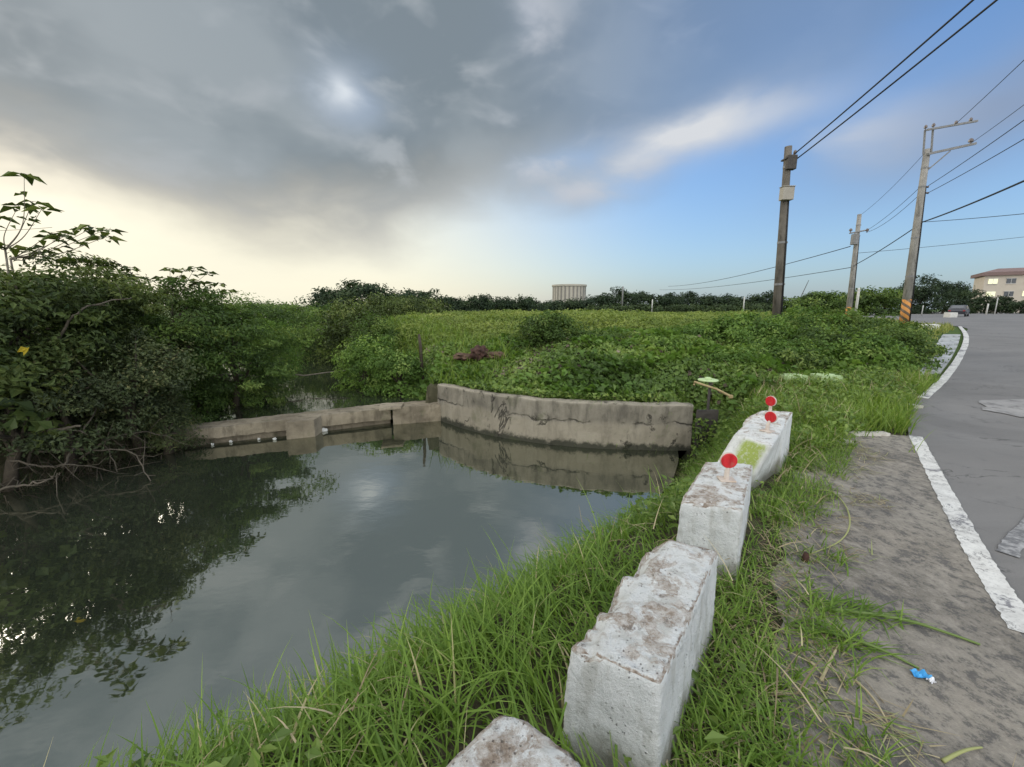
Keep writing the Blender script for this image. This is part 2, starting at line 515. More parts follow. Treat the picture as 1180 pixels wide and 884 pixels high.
def build_materials():
    # ground
    m, n, out = new_mat('earth')
    P = geo_pos(n)
    n1 = tex_noise(n, .35, 5, .6, P); n2 = tex_noise(n, 6, 8, .7, P); n3 = tex_noise(n, 40, 6, .7, P)
    soil = ramp(n, n2, [(.3, (.035, .03, .02)), (.55, (.075, .06, .042)), (.75, (.12, .10, .07))])
    green = ramp(n, n2, [(.3, (.035, .06, .014)), (.6, (.075, .115, .028)), (.8, (.12, .15, .045))])
    a = n.nodes.new('ShaderNodeAttribute'); a.attribute_name = 'grassy'
    f = mth(n, 'ADD', a.outputs['Fac'], mth(n, 'MULTIPLY', mth(n, 'SUBTRACT', n1, .5), .5), clamp=True)
    c = mixc(n, f, soil, green)
    principled(n, out, c, .95, .15, mth(n, 'ADD', n2, mth(n, 'MULTIPLY', n3, .4)), .05, .7)
    M['earth'] = m
    # asphalt
    m, n, out = new_mat('asphalt')
    P = geo_pos(n)
    n1 = tex_noise(n, .5, 5, .6, P); n2 = tex_noise(n, 5, 6, .6, P, .4); n3 = tex_noise(n, 95, 4, .75, P)
    mp = n.nodes.new('ShaderNodeMapping'); mp.inputs['Rotation'].default_value = (0, 0, R(-52)); mp.inputs['Scale'].default_value = (.25, 3.0, 1)
    n.links.new(P, mp.inputs[0]); n4 = tex_noise(n, 1.2, 4, .6, mp.outputs[0])
    c = ramp(n, n1, [(.3, (.135, .128, .12)), (.7, (.178, .169, .158))])
    c = mixc(n, mth(n, 'MULTIPLY', smst(n, .45, .75, n4), .35), c, (.22, .21, .197))
    c = mixc(n, mth(n, 'MULTIPLY', smst(n, .45, .8, n3), .8), c, (.20, .19, .178))
    c = mixc(n, mth(n, 'MULTIPLY', smst(n, .55, .75, n2), .4), c, (.06, .058, .06))
    ck = tex_noise(n, .55, 8, .65, P, .8); ckm = tex_noise(n, .8, 3, .5, P)
    cr2 = mth(n, 'MULTIPLY', smst(n, .006, .0015, mth(n, 'ABSOLUTE', mth(n, 'SUBTRACT', ck, .5))), smst(n, .48, .56, ckm))
    c = mixc(n, mth(n, 'MULTIPLY', cr2, .7), c, (.035, .033, .03))
    c = mixc(n, mth(n, 'MULTIPLY', smst(n, .56, .60, tex_noise(n, .32, 2, .3, P, 1.0)), .22), c, (.07, .066, .062))
    n6 = tex_noise(n, 420, 2, .8, P)
    c = mixc(n, mth(n, 'MULTIPLY', smst(n, .55, .75, n6), .6), c, (.27, .255, .235))
    c = mixc(n, mth(n, 'MULTIPLY', smst(n, .45, .3, n6), .5), c, (.05, .048, .045))
    principled(n, out, c, .85, .3, mth(n, 'ADD', n3, mth(n, 'MULTIPLY', n6, .6)), .004, .6)
    M['asphalt'] = m
    # worn shoulder: old grey surfacing with dirt and dark flecks
    m, n, out = new_mat('worn_shoulder')
    P = geo_pos(n)
    mp = n.nodes.new('ShaderNodeMapping'); mp.inputs['Rotation'].default_value = (0, 0, R(30)); mp.inputs['Scale'].default_value = (1, .7, 1)
    n.links.new(P, mp.inputs[0])
    n1 = tex_noise(n, 1.1, 5, .6, P); n2 = tex_noise(n, 9, 10, .78, mp.outputs[0], .15); n5 = tex_noise(n, 26, 8, .75, P); n3 = tex_noise(n, 90, 4, .7, P)
    c = ramp(n, n1, [(.35, (.165, .147, .12)), (.5, (.22, .197, .163)), (.68, (.27, .243, .2))])
    fl = mth(n, 'ADD', mth(n, 'MULTIPLY', n2, .6), mth(n, 'MULTIPLY', n5, .4))
    c = mixc(n, mth(n, 'MULTIPLY', smst(n, .485, .56, fl), .75), c, (.075, .072, .07))
    c = mixc(n, mth(n, 'MULTIPLY', smst(n, .465, .41, fl), .55), c, (.33, .295, .245))
    c = mixc(n, mth(n, 'MULTIPLY', smst(n, .5, .36, n2), .5), c, (.30, .27, .23))
    c = mixc(n, mth(n, 'MULTIPLY', smst(n, .5, .75, n3), .5), c, (.30, .27, .24))
    principled(n, out, c, .92, .2, mth(n, 'ADD', n2, mth(n, 'MULTIPLY', n3, .3)), .02, .8)
    M['shoulder'] = m
    # road paint
    m, n, out = new_mat('road_paint')
    P = geo_pos(n)
    n2 = tex_noise(n, 9, 7, .7, P); n3 = tex_noise(n, 60, 4, .7, P); n4 = tex_noise(n, 2.2, 3, .5, P)
    c = ramp(n, n2, [(.3, (.42, .405, .375)), (.6, (.60, .585, .545))])
    c = mixc(n, smst(n, .60, .66, mth(n, 'ADD', mth(n, 'MULTIPLY', n2, .55), mth(n, 'MULTIPLY', n4, .55))), c, (.17, .165, .17))
    c = mixc(n, mth(n, 'MULTIPLY', smst(n, .55, .68, n3), .75), c, (.27, .255, .235))
    pk = tex_noise(n, 3.0, 8, .7, P, .6)
    c = mixc(n, mth(n, 'MULTIPLY', smst(n, .012, .004, mth(n, 'ABSOLUTE', mth(n, 'SUBTRACT', pk, .5))), .8), c, (.12, .115, .11))
    c = mixc(n, mth(n, 'MULTIPLY', smst(n, .56, .70, tex_noise(n, 25, 6, .75, P)), .55), c, (.22, .21, .195))
    principled(n, out, c, .8, .3, n3, .003, .5)
    M['paint'] = m
    m, n, out = new_mat('faded_paint')
    P = geo_pos(n)
    n2 = tex_noise(n, 14, 7, .75, P)
    c = ramp(n, n2, [(.42, (.13, .128, .127)), (.6, (.34, .33, .32))])
    principled(n, out, c, .85, .3)
    M['faded'] = m
    # concrete, old and stained
    def concrete(name, light, mid, dk, moss, rows):
        m, n, out = new_mat(name)
        P = geo_pos(n)
        sp = n.nodes.new('ShaderNodeSeparateXYZ'); n.links.new(P, sp.inputs[0])
        mp = n.nodes.new('ShaderNodeMapping'); mp.inputs['Scale'].default_value = (1, 1, .28); n.links.new(P, mp.inputs[0])
        n1 = tex_noise(n, 1.2, 6, .6, P, .3); n2 = tex_noise(n, 7, 8, .7, P); st = tex_noise(n, 5.5, 6, .65, mp.outputs[0]); n3 = tex_noise(n, 60, 4, .7, P)
        c = ramp(n, n1, [(.3, dk), (.5, mid), (.7, light)])
        c = mixc(n, mth(n, 'MULTIPLY', smst(n, .48, .68, st), .75), c, tuple(x * .42 for x in mid))
        c = mixc(n, mth(n, 'MULTIPLY', smst(n, .56, .75, n2), .5), c, light)
        if rows:   # separate pours: the lower course is rougher and browner; damp algae line by the water
            upd = smst(n, -.60, -.42, mth(n, 'ADD', sp.outputs[2], mth(n, 'MULTIPLY', mth(n, 'SUBTRACT', n1, .5), .4)))
            topl = smst(n, -.20, -.12, sp.outputs[2])
            c = mixc(n, mth(n, 'MULTIPLY', mth(n, 'SUBTRACT', upd, topl, clamp=True), mth(n, 'MULTIPLY_ADD', st, 1.3, -.2, clamp=True)), c, (.085, .076, .06))
            low = smst(n, -.48, -.60, mth(n, 'ADD', sp.outputs[2], mth(n, 'MULTIPLY', mth(n, 'SUBTRACT', n1, .5), .5)))
            c = mixc(n, mth(n, 'MULTIPLY', low, .5), c, (.27, .235, .175))
            wet = smst(n, -.84, -.95, mth(n, 'ADD', sp.outputs[2], mth(n, 'MULTIPLY', mth(n, 'SUBTRACT', n2, .5), .35)))
            c = mixc(n, mth(n, 'MULTIPLY', wet, .9), c, (.025, .027, .018))
            cn = tex_noise(n, .75, 7, .62, P, .4); sn = tex_noise(n, 2.2, 6, .6, P)
            crk = mth(n, 'MULTIPLY', smst(n, .011, .003, mth(n, 'ABSOLUTE', mth(n, 'SUBTRACT', cn, .47))), smst(n, .50, .60, sn))
            seam = mth(n, 'ABSOLUTE', mth(n, 'ADD', mth(n, 'ADD', sp.outputs[2], .50), mth(n, 'MULTIPLY', mth(n, 'SUBTRACT', sn, .5), .34)))
            crk = mth(n, 'MAXIMUM', crk, mth(n, 'MULTIPLY', smst(n, .022, .006, seam), smst(n, .44, .58, n1)))
            c = mixc(n, mth(n, 'MULTIPLY', crk, .85), c, (.03, .027, .022))
            hgt = mth(n, 'SUBTRACT', mth(n, 'ADD', n2, mth(n, 'MULTIPLY', n3, .3)), mth(n, 'MULTIPLY', crk, 1.6))
        else:
            hgt = mth(n, 'ADD', n2, mth(n, 'MULTIPLY', n3, .3))
        if moss:
            c = mixc(n, mth(n, 'MULTIPLY', smst(n, .55, .7, tex_noise(n, 2.3, 6, .65, P)), moss), c, (.06, .075, .025))
        principled(n, out, c, .9, .2, hgt, .03, .7)
        return m
    M['wall'] = concrete('old_concrete', (.36, .325, .26), (.27, .24, .185), (.165, .147, .115), .35, True)
    M['weir'] = concrete('weir_concrete', (.31, .265, .195), (.225, .19, .135), (.12, .10, .072), .4, False)
    M['slab'] = concrete('slab_concrete', (.42, .43, .43), (.36, .37, .37), (.27, .28, .28), 0, False)
    M['patch'] = concrete('patch_concrete', (.30, .29, .275), (.25, .24, .23), (.19, .185, .18), 0, False)
    M['pole'] = concrete('pole_concrete', (.30, .28, .25), (.25, .235, .21), (.20, .185, .165), 0, False)
    M['darkpole'] = concrete('dark_pole', (.17, .15, .125), (.125, .11, .09), (.09, .08, .065), 0, False)
    # whitewashed blocks: paint on the sides, worn through to aggregate on top
    m, n, out = new_mat('whitewash')
    P = geo_pos(n); g = n.nodes.new('ShaderNodeNewGeometry')
    ns = n.nodes.new('ShaderNodeSeparateXYZ'); n.links.new(g.outputs['True Normal'], ns.inputs[0])
    n1 = tex_noise(n, 7, 7, .7, P, .5); n2 = tex_noise(n, 28, 8, .75, P); n3 = tex_noise(n, 110, 4, .75, P)
    mp = n.nodes.new('ShaderNodeMapping'); mp.inputs['Scale'].default_value = (1, 1, .2); n.links.new(P, mp.inputs[0])
    st = tex_noise(n, 16, 5, .6, mp.outputs[0])
    paint = ramp(n, n1, [(.3, (.58, .59, .57)), (.65, (.72, .72, .70))])
    paint = mixc(n, mth(n, 'MULTIPLY', smst(n, .50, .66, st), .42), paint, (.36, .345, .29))
    paint = mixc(n, mth(n, 'MULTIPLY', smst(n, .60, .68, n2), .75), paint, (.30, .28, .24))
    paint = mixc(n, mth(n, 'MULTIPLY', smst(n, .56, .75, tex_noise(n, 3.1, 5, .6, P)), .35), paint, (.50, .47, .40))
    bare = ramp(n, n2, [(.30, (.13, .095, .07)), (.44, (.30, .24, .185)), (.55, (.48, .445, .40)), (.68, (.62, .60, .57))])
    topf = smst(n, .35, .8, ns.outputs[2])
    fac = mth(n, 'MULTIPLY_ADD', topf, .25, mth(n, 'MULTIPLY', n1, .85))
    fac = mth(n, 'ADD', fac, mth(n, 'MULTIPLY', mth(n, 'SUBTRACT', n2, .5), .35))
    at = n.nodes.new('ShaderNodeAttribute'); at.attribute_name = 'wear'
    fac = mth(n, 'ADD', fac, at.outputs['Fac'])
    c = mixc(n, smst(n, .645, .72, fac), paint, bare)
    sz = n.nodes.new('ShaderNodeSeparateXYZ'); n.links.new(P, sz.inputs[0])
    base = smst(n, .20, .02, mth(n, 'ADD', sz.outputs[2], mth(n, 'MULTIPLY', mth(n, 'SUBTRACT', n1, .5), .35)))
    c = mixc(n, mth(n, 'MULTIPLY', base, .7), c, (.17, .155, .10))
    vp = n.nodes.new('ShaderNodeTexVoronoi'); vp.inputs['Scale'].default_value = 60; n.links.new(P, vp.inputs['Vector'])
    pore = mth(n, 'MULTIPLY', smst(n, .24, .12, vp.outputs[0]), smst(n, .50, .60, tex_noise(n, 9, 4, .6, P)))
    c = mixc(n, mth(n, 'MULTIPLY', pore, .7), c, (.16, .14, .115))
    dkt = mth(n, 'MULTIPLY', topf, smst(n, .56, .66, tex_noise(n, 13, 7, .75, P)))
    c = mixc(n, mth(n, 'MULTIPLY', dkt, .75), c, (.13, .105, .085))
    al = n.nodes.new('ShaderNodeAttribute'); al.attribute_name = 'algae'
    c = mixc(n, mth(n, 'MULTIPLY', al.outputs['Fac'], smst(n, .75, .4, n2)), c, (.33, .40, .10))
    principled(n, out, c, .88, .2, mth(n, 'SUBTRACT', mth(n, 'ADD', mth(n, 'ADD', n2, mth(n, 'MULTIPLY', n3, .5)), mth(n, 'MULTIPLY', mth(n, 'MULTIPLY', topf, n1), .8)), pore), .02, 1.0)
    M['white'] = m
    m, n, out = new_mat('red_reflector')
    tcr = n.nodes.new('ShaderNodeTexCoord').outputs['Object']
    vr = n.nodes.new('ShaderNodeTexVoronoi'); vr.inputs['Scale'].default_value = 130; vr.inputs['Randomness'].default_value = .15; n.links.new(tcr, vr.inputs['Vector'])
    cr_ = mixc(n, smst(n, .2, .6, vr.outputs[0]), (.60, .015, .02), (.36, .004, .01))
    cr_ = mixc(n, mth(n, 'MULTIPLY', smst(n, .52, .72, tex_noise(n, 22, 6, .7, tcr)), .35), cr_, (.28, .15, .11))
    principled(n, out, cr_, .3, .5, vr.outputs[0], .004, .5)
    M['red'] = m
    M['rim'] = plain_mat('reflector_metal', (.55, .5, .45), (.4, .3, .22), 12, .5, .5)
    # water
    m, n, out = new_mat('pond_water')
    P = geo_pos(n)
    mp = n.nodes.new('ShaderNodeMapping'); mp.inputs['Scale'].default_value = (1, 1.6, 1); n.links.new(P, mp.inputs[0])
    n1 = tex_noise(n, 2.0, 3, .5, mp.outputs[0]); n0 = tex_noise(n, .5, 3, .5, P)
    c = ramp(n, n0, [(.3, (.020, .024, .016)), (.7, (.026, .031, .021))])
    p = principled(n, out, c, .025, .5, n1, .05, .05)
    p.inputs['IOR'].default_value = 5.0; p.inputs['Specular Tint'].default_value = (1.0, 1.0, .90, 1)
    M['water'] = m
    # leaves
    M['fol_dark'] = foliage_mat('leaf_dark', [(0, (.030, .044, .014)), (.4, (.058, .083, .022)), (.8, (.105, .138, .036)), (1, (.155, .18, .055))], .25)
    M['fol_grey'] = foliage_mat('leaf_greygreen', [(0, (.030, .040, .018)), (.5, (.058, .076, .030)), (.9, (.10, .12, .045)), (1, (.15, .145, .06))], .25)
    M['fol_mid'] = foliage_mat('leaf_mid', [(0, (.032, .055, .014)), (.4, (.066, .112, .024)), (.8, (.115, .175, .038)), (1, (.175, .225, .058))], .3, patch=.35)
    M['fol_bright'] = foliage_mat('leaf_bright', [(0, (.05, .09, .019)), (.45, (.10, .178, .034)), (.85, (.17, .255, .055)), (1, (.235, .305, .085))], .33, patch=.45)
    M['fol_far'] = foliage_mat('leaf_far', [(0, (.014, .026, .012)), (.5, (.026, .046, .019)), (1, (.05, .075, .028))], .15)
    M['fol_far2'] = foliage_mat('leaf_far_pale', [(0, (.03, .045, .018)), (.5, (.048, .075, .026)), (1, (.08, .11, .04))], .15)
    M['vine'] = foliage_mat('vine_leaf', [(0, (.05, .086, .019)), (.4, (.108, .172, .036)), (.8, (.185, .255, .058)), (1, (.265, .325, .095))], .3, .45, patch=.4, patch_scale=.9)
    M['grass'] = foliage_mat('grass_blade', [(0, (.06, .11, .016)), (.35, (.112, .195, .028)), (.7, (.18, .275, .046)), (.93, (.26, .34, .08)), (.97, (.36, .33, .16)), (1, (.45, .39, .22))], .35, .5, patch=.12)
    M['verge'] = foliage_mat('verge_blade', [(0, (.062, .11, .018)), (.4, (.122, .20, .03)), (.75, (.19, .27, .047)), (.9, (.26, .31, .08)), (1, (.40, .35, .18))], .35, .5, patch=.2)
    M['field'] = foliage_mat('field_blade', [(0, (.095, .13, .028)), (.4, (.16, .195, .045)), (.75, (.225, .24, .065)), (1, (.31, .29, .11))], .3, .6, patch=.7, patch_scale=.25)
    M['fieldleaf'] = foliage_mat('field_leaf', [(0, (.068, .10, .022)), (.4, (.145, .195, .04)), (.8, (.23, .265, .065)), (1, (.31, .315, .11))], .3, .55, patch=.5, patch_scale=.3)
    M['straw'] = foliage_mat('dry_straw', [(0, (.16, .12, .07)), (.5, (.30, .24, .14)), (.85, (.44, .37, .23)), (1, (.22, .27, .09))], .15, .7)
    M['brush'] = foliage_mat('dead_twig', [(0, (.035, .028, .02)), (.5, (.08, .062, .043)), (.85, (.15, .12, .085)), (1, (.22, .18, .13))], .05, .8)
    M['yellow_leaf'] = foliage_mat('leaf_yellow', [(0, (.35, .25, .02)), (1, (.5, .38, .03))], .3)
    M['bark'] = plain_mat('bark', (.085, .07, .052), (.045, .037, .028), 9, .95, .1, .5)
    M['twig'] = plain_mat('twig_bark', (.13, .11, .085), (.07, .06, .045), 9, .9, .1, .4)
    M['palebark'] = plain_mat('pale_bark', (.22, .195, .155), (.12, .10, .075), 9, .9, .1, .4)


build_materials()

# ------------------------------------------------------------------ GROUND
def axis(lo, hi, step, far, g=1.16):
    a = list(np.arange(lo, hi + 1e-6, step))
    s = step; b = a[-1]
    while b < far: s *= g; b += s; a.append(b)
    s = step; b = a[0]; pre = []
    while b > -far: s *= g; b -= s; pre.append(b)
    return np.array(pre[::-1] + a)


xs = axis(-11.5, 13, .13, 3000); ys = axis(-1.5, 17, .13, 3000)
GX, GY = np.meshgrid(xs, ys)
GZ = ground_h(GX.ravel(), GY.ravel())
nx, ny = len(xs), len(ys)
idx = np.arange(nx * ny).reshape(ny, nx)
F = np.stack([idx[:-1, :-1], idx[:-1, 1:], idx[1:, 1:], idx[1:, :-1]], -1).reshape(-1, 4)
gr = smooth(9, 13, GY.ravel()) * .9 + .1
gr = np.maximum(gr, smooth(8, 14, np.hypot(GX.ravel(), GY.ravel())) * .8)
g = np_mesh('ground', np.c_[GX.ravel(), GY.ravel(), GZ], F, M['earth'], attrs={'grassy': gr}, smooth_sh=True)
tag(g, 'earth ground rising from the banks to the field', 'ground', kind='structure')

# fast height lookup by bilinear interpolation on the grid
GZ2 = GZ.reshape(ny, nx)


def H(x, y):
    x = np.asarray(x, float); y = np.asarray(y, float)
    i = np.clip(np.searchsorted(xs, x) - 1, 0, nx - 2); j = np.clip(np.searchsorted(ys, y) - 1, 0, ny - 2)
    fx = (x - xs[i]) / (xs[i + 1] - xs[i]); fy = (y - ys[j]) / (ys[j + 1] - ys[j])
    return (GZ2[j, i] * (1 - fx) + GZ2[j, i + 1] * fx) * (1 - fy) + (GZ2[j + 1, i] * (1 - fx) + GZ2[j + 1, i + 1] * fx) * fy


# road sheet
def strip(name, L, Rt, nacross, mat, dz, label, cat='road', hfun=None):
    V = []; n = len(L)
    for i in range(n):
        for k in range(nacross + 1):
            t = (k / nacross) ** 1.6
            p = L[i] * (1 - t) + Rt[i] * t
            V.append((p[0], p[1], 0))
    V = np.array(V)
    V[:, 2] = G_simple(V[:, 0], V[:, 1]) + dz
    ii = np.arange(n * (nacross + 1)).reshape(n, nacross + 1)
    F = np.stack([ii[:-1, :-1], ii[:-1, 1:], ii[1:, 1:], ii[1:, :-1]], -1).reshape(-1, 4)[:, ::-1]
    o = np_mesh(name, V, F, mat, smooth_sh=True)
    return tag(o, label, cat, kind='structure')


strip('road', RL, RR, 24, M['asphalt'], .010, 'grey asphalt road curving away to the right')


def ribbon(name, P, w, mat, dz, label, cat, jitter=0, side=0):
    P = np.asarray(P, float)[:, :2]
    T = np.gradient(P, axis=0); T /= np.linalg.norm(T, axis=1, keepdims=True)
    Nn = np.c_[T[:, 1], -T[:, 0]]
    a = P + Nn * (side + 0) + Nn * jitter * (RNG.random((len(P), 1)) - .5); b = P + Nn * (side + w) + Nn * jitter * (RNG.random((len(P), 1)) - .5)
    V = np.empty((2 * len(P), 3)); V[0::2, :2] = a; V[1::2, :2] = b
    V[:, 2] = G_simple(V[:, 0], V[:, 1]) + dz
    i = np.arange(len(P) - 1) * 2
    F = np.stack([i, i + 1, i + 3, i + 2], -1)
    F = F[:, ::-1]
    o = np_mesh(name, V, F, mat)
    return tag(o, label, cat, kind='structure')


near_line = catmull([on_ground(*p) for p in [(1162, 728), (1110, 637), (1073, 560), (1047, 503)]], 30)
ribbon('edge_line', near_line, .125, M['paint'], .017, 'chipped white edge line beside the worn shoulder', 'road marking', .012)
far_line = catmull([on_ground(*p) for p in [(1057, 459), (1083, 436), (1100, 414), (1109, 396), (1109.5, 385), (1104, 376.5)]], 14)
ribbon('edge_line', far_line, .14, M['paint'], .017, 'white edge line curving past the grey drain slabs', 'road marking', .01)
ribbon('faded_line', catmull([on_ground(*p) for p in [(1146, 637), (1165, 614), (1190, 588)]], 10), .10, M['faded'], .017, 'faded white dash on the asphalt', 'road marking', .015)
# concrete repair patch on the road
pp = [on_ground(*p) for p in [(1130, 462), (1240, 460), (1270, 488), (1175, 482), (1134, 474)]]
po = [(p[0], p[1]) for p in pp]
pc = []
for i in range(len(po)):
    a = np.array(po[i]); b = np.array(po[(i + 1) % len(po)])
    for t in np.linspace(0, 1, 6, endpoint=False):
        q = a * (1 - t) + b * t + (RNG.random(2) - .5) * .08; pc.append(q)
V = np.array([(q[0], q[1], float(G_simple(q[0], q[1])) + .021) for q in pc])
o = np_mesh('road_patch', V, [list(range(len(V)))[::-1]], M['patch']); tag(o, 'pale concrete repair patch set in the asphalt', 'road patch', kind='structure')
# the old shoulder between the verge and the edge line
SH = [on_ground(*p)[:2] for p in [(1052, 502), (958, 500), (930, 540), (915, 600), (908, 650), (890, 700), (892, 750), (900, 810), (905, 884), (905, 1010)]]
sl_ = catmull(SH[1:], 6); sr_ = catmull([on_ground(*p)[:2] for p in [(1046, 503), (1060, 535), (1075, 565), (1095, 610), (1125, 665), (1166, 735), (1250, 880), (1330, 1010)]], 6)
def resample(P, n):
    L = np.r_[0, np.cumsum(np.linalg.norm(np.diff(P, axis=0), axis=1))]; t = np.linspace(0, L[-1], n)
    return np.c_[np.interp(t, L, P[:, 0]), np.interp(t, L, P[:, 1])]


n_ = 40
n_ = 70
sl_ = resample(sl_, n_); sr_ = resample(sr_, n_)
sl_[1:-1, 0] += (fbm(sl_[1:-1, 1] * 2.6 + 3, sl_[1:-1, 1] * .3, 4) - .5) * .42
V = []
for i in range(n_):
    for k in range(25):
        t = k / 24; p = sl_[i] * (1 - t) + (sr_[i] + (.03, -.02)) * t
        V.append((p[0], p[1], float(H(p[0], p[1])) if t < .9 else 0))
V = np.array(V); V[:, 2] = np.maximum(V[:, 2], -.02) * .3 + .006 + .004
kk = np.tile(np.arange(25) / 24, n_)
V[:, 2] = np.where(kk > .8, .0135, V[:, 2] + .008)
ii = np.arange(n_ * 25).reshape(n_, 25)
F = np.stack([ii[:-1, :-1], ii[:-1, 1:], ii[1:, 1:], ii[1:, :-1]], -1).reshape(-1, 4)
o = np_mesh('shoulder', V, F, M['shoulder'], smooth_sh=True); tag(o, 'worn dirty grey shoulder beside the road', 'shoulder', kind='structure')
SHPOLY = [tuple(p) for p in sl_] + [tuple(p) for p in sr_[::-1]]

# water sheets
def sheet(name, poly, z, mat, label, grow=.5):
    c = np.mean(poly, axis=0)
    P = [np.array(p) + (np.array(p) - c) / np.linalg.norm(np.array(p) - c) * grow for p in poly]
    bm = bmesh.new(); vs = [bm.verts.new((p[0], p[1], z)) for p in P]
    bm.faces.new(vs); bmesh.ops.triangulate(bm, faces=bm.faces); bmesh.ops.recalc_face_normals(bm, faces=bm.faces)
    me = bpy.data.meshes.new(name); bm.to_mesh(me); bm.free()
    o = link_mesh(name, me, mat); tag(o, label, 'water', kind='structure')
    if me.polygons[0].normal.z < 0: me.flip_normals()
    return o


sheet('pond_water', [(-14, -3.5), (-8.0, -3.6)] + near_edge[1:] + [(3.2, 7.7)] + [tuple(p + (0, .12)) for p in wall_base[::-1]] + [tuple(p + (0, .2)) for p in weir_front[::-1][1:]] + [(-8.5, 7.2), (-14, 4)], ZW, M['water'], 'dark murky still pond water', 0.0)
sheet('creek_water', [tuple(wf0 + (-.6, .25)), tuple(wf1 + (.3, .25)), (-2.2, 10.6), (-3.6, 13.0), (-5.4, 16.5), (-9, 22.8), (-19, 32), (-24, 28), (-14.5, 20), (-10.9, 15.5), (-8.6, 12.0), (-7.6, 9.6)], ZC, M['water'], 'dark creek water above the weir', 0)

# ------------------------------------------------------------------ RETAINING WALL
def wall_solid(name, base, topz, botz, thick, mat, label, cat, seg=10, rough=.02, lean=.04):
    C = catmull([(*p, 0) for p in base], seg)
    n = len(C); T = np.gradient(C, axis=0); T /= np.linalg.norm(T, axis=1, keepdims=True)
    Nn = np.c_[-T[:, 1], T[:, 0], np.zeros(n)]      # to the land side
    prof = [(0, botz)] + [(lean * (k / 9) ** 1, botz + (topz - botz) * k / 9) for k in range(1, 9)] + [(lean, topz - .02), (lean + .02, topz), (thick * .5, topz + .004), (thick - .02, topz), (thick, topz - .02), (thick, botz)]
    V = []; m = len(prof)
    for i in range(n):
        for (o_, z) in prof:
            p = C[i] + Nn[i] * o_; q = Vector((p[0] * 2.2, p[1] * 2.2, z * 2.2))
            d = mnoise.noise(q) * rough + mnoise.noise(q * 4) * rough * .5
            V.append((p[0] + Nn[i][0] * d, p[1] + Nn[i][1] * d, z + (d * .6 if z > botz + .05 else 0)))
    ii = np.arange(n * m).reshape(n, m)
    Fq = [list(map(int, f)) for f in np.stack([ii[:-1, :-1], ii[1:, :-1], ii[1:, 1:], ii[:-1, 1:]], -1).reshape(-1, 4)]
    Fq += [list(map(int, ii[0])), list(map(int, ii[-1][::-1]))]
    o = np_mesh(name, np.array(V), Fq, mat, origin=(*base[len(base) // 2], botz), smooth_sh=False)
    return tag(o, label, cat)


wb = [np.array(p) for p in wall_base]
wall_solid('retaining_wall', wb, -.13, -1.4, .30, M['wall'], 'cracked weathered concrete retaining wall along the far side of the pond', 'retaining wall', 12, .03)

# weir: long low beam, a square pier in front, a loose slab and an end block
def rough_box(corners_bottom, z0, z1, mat, name, parent=None, origin=None, cell=.12, rough=.02, rnd=.03, attrs=None, seed=0, z1s=None):
    """box over 4 plan corners (FL, FR, BR, BL); rounded, lumpy"""
    cb = [np.array(c[:2], float) for c in corners_bottom]
    return hull_block([(*cb[0], z0), (*cb[1], z0), (*cb[2], z0), (*cb[3], z0)], [(*cb[k], (z1s[k] if z1s else z1)) for k in range(4)], mat, name, parent, origin, cell, rough, rnd, None, seed, False)


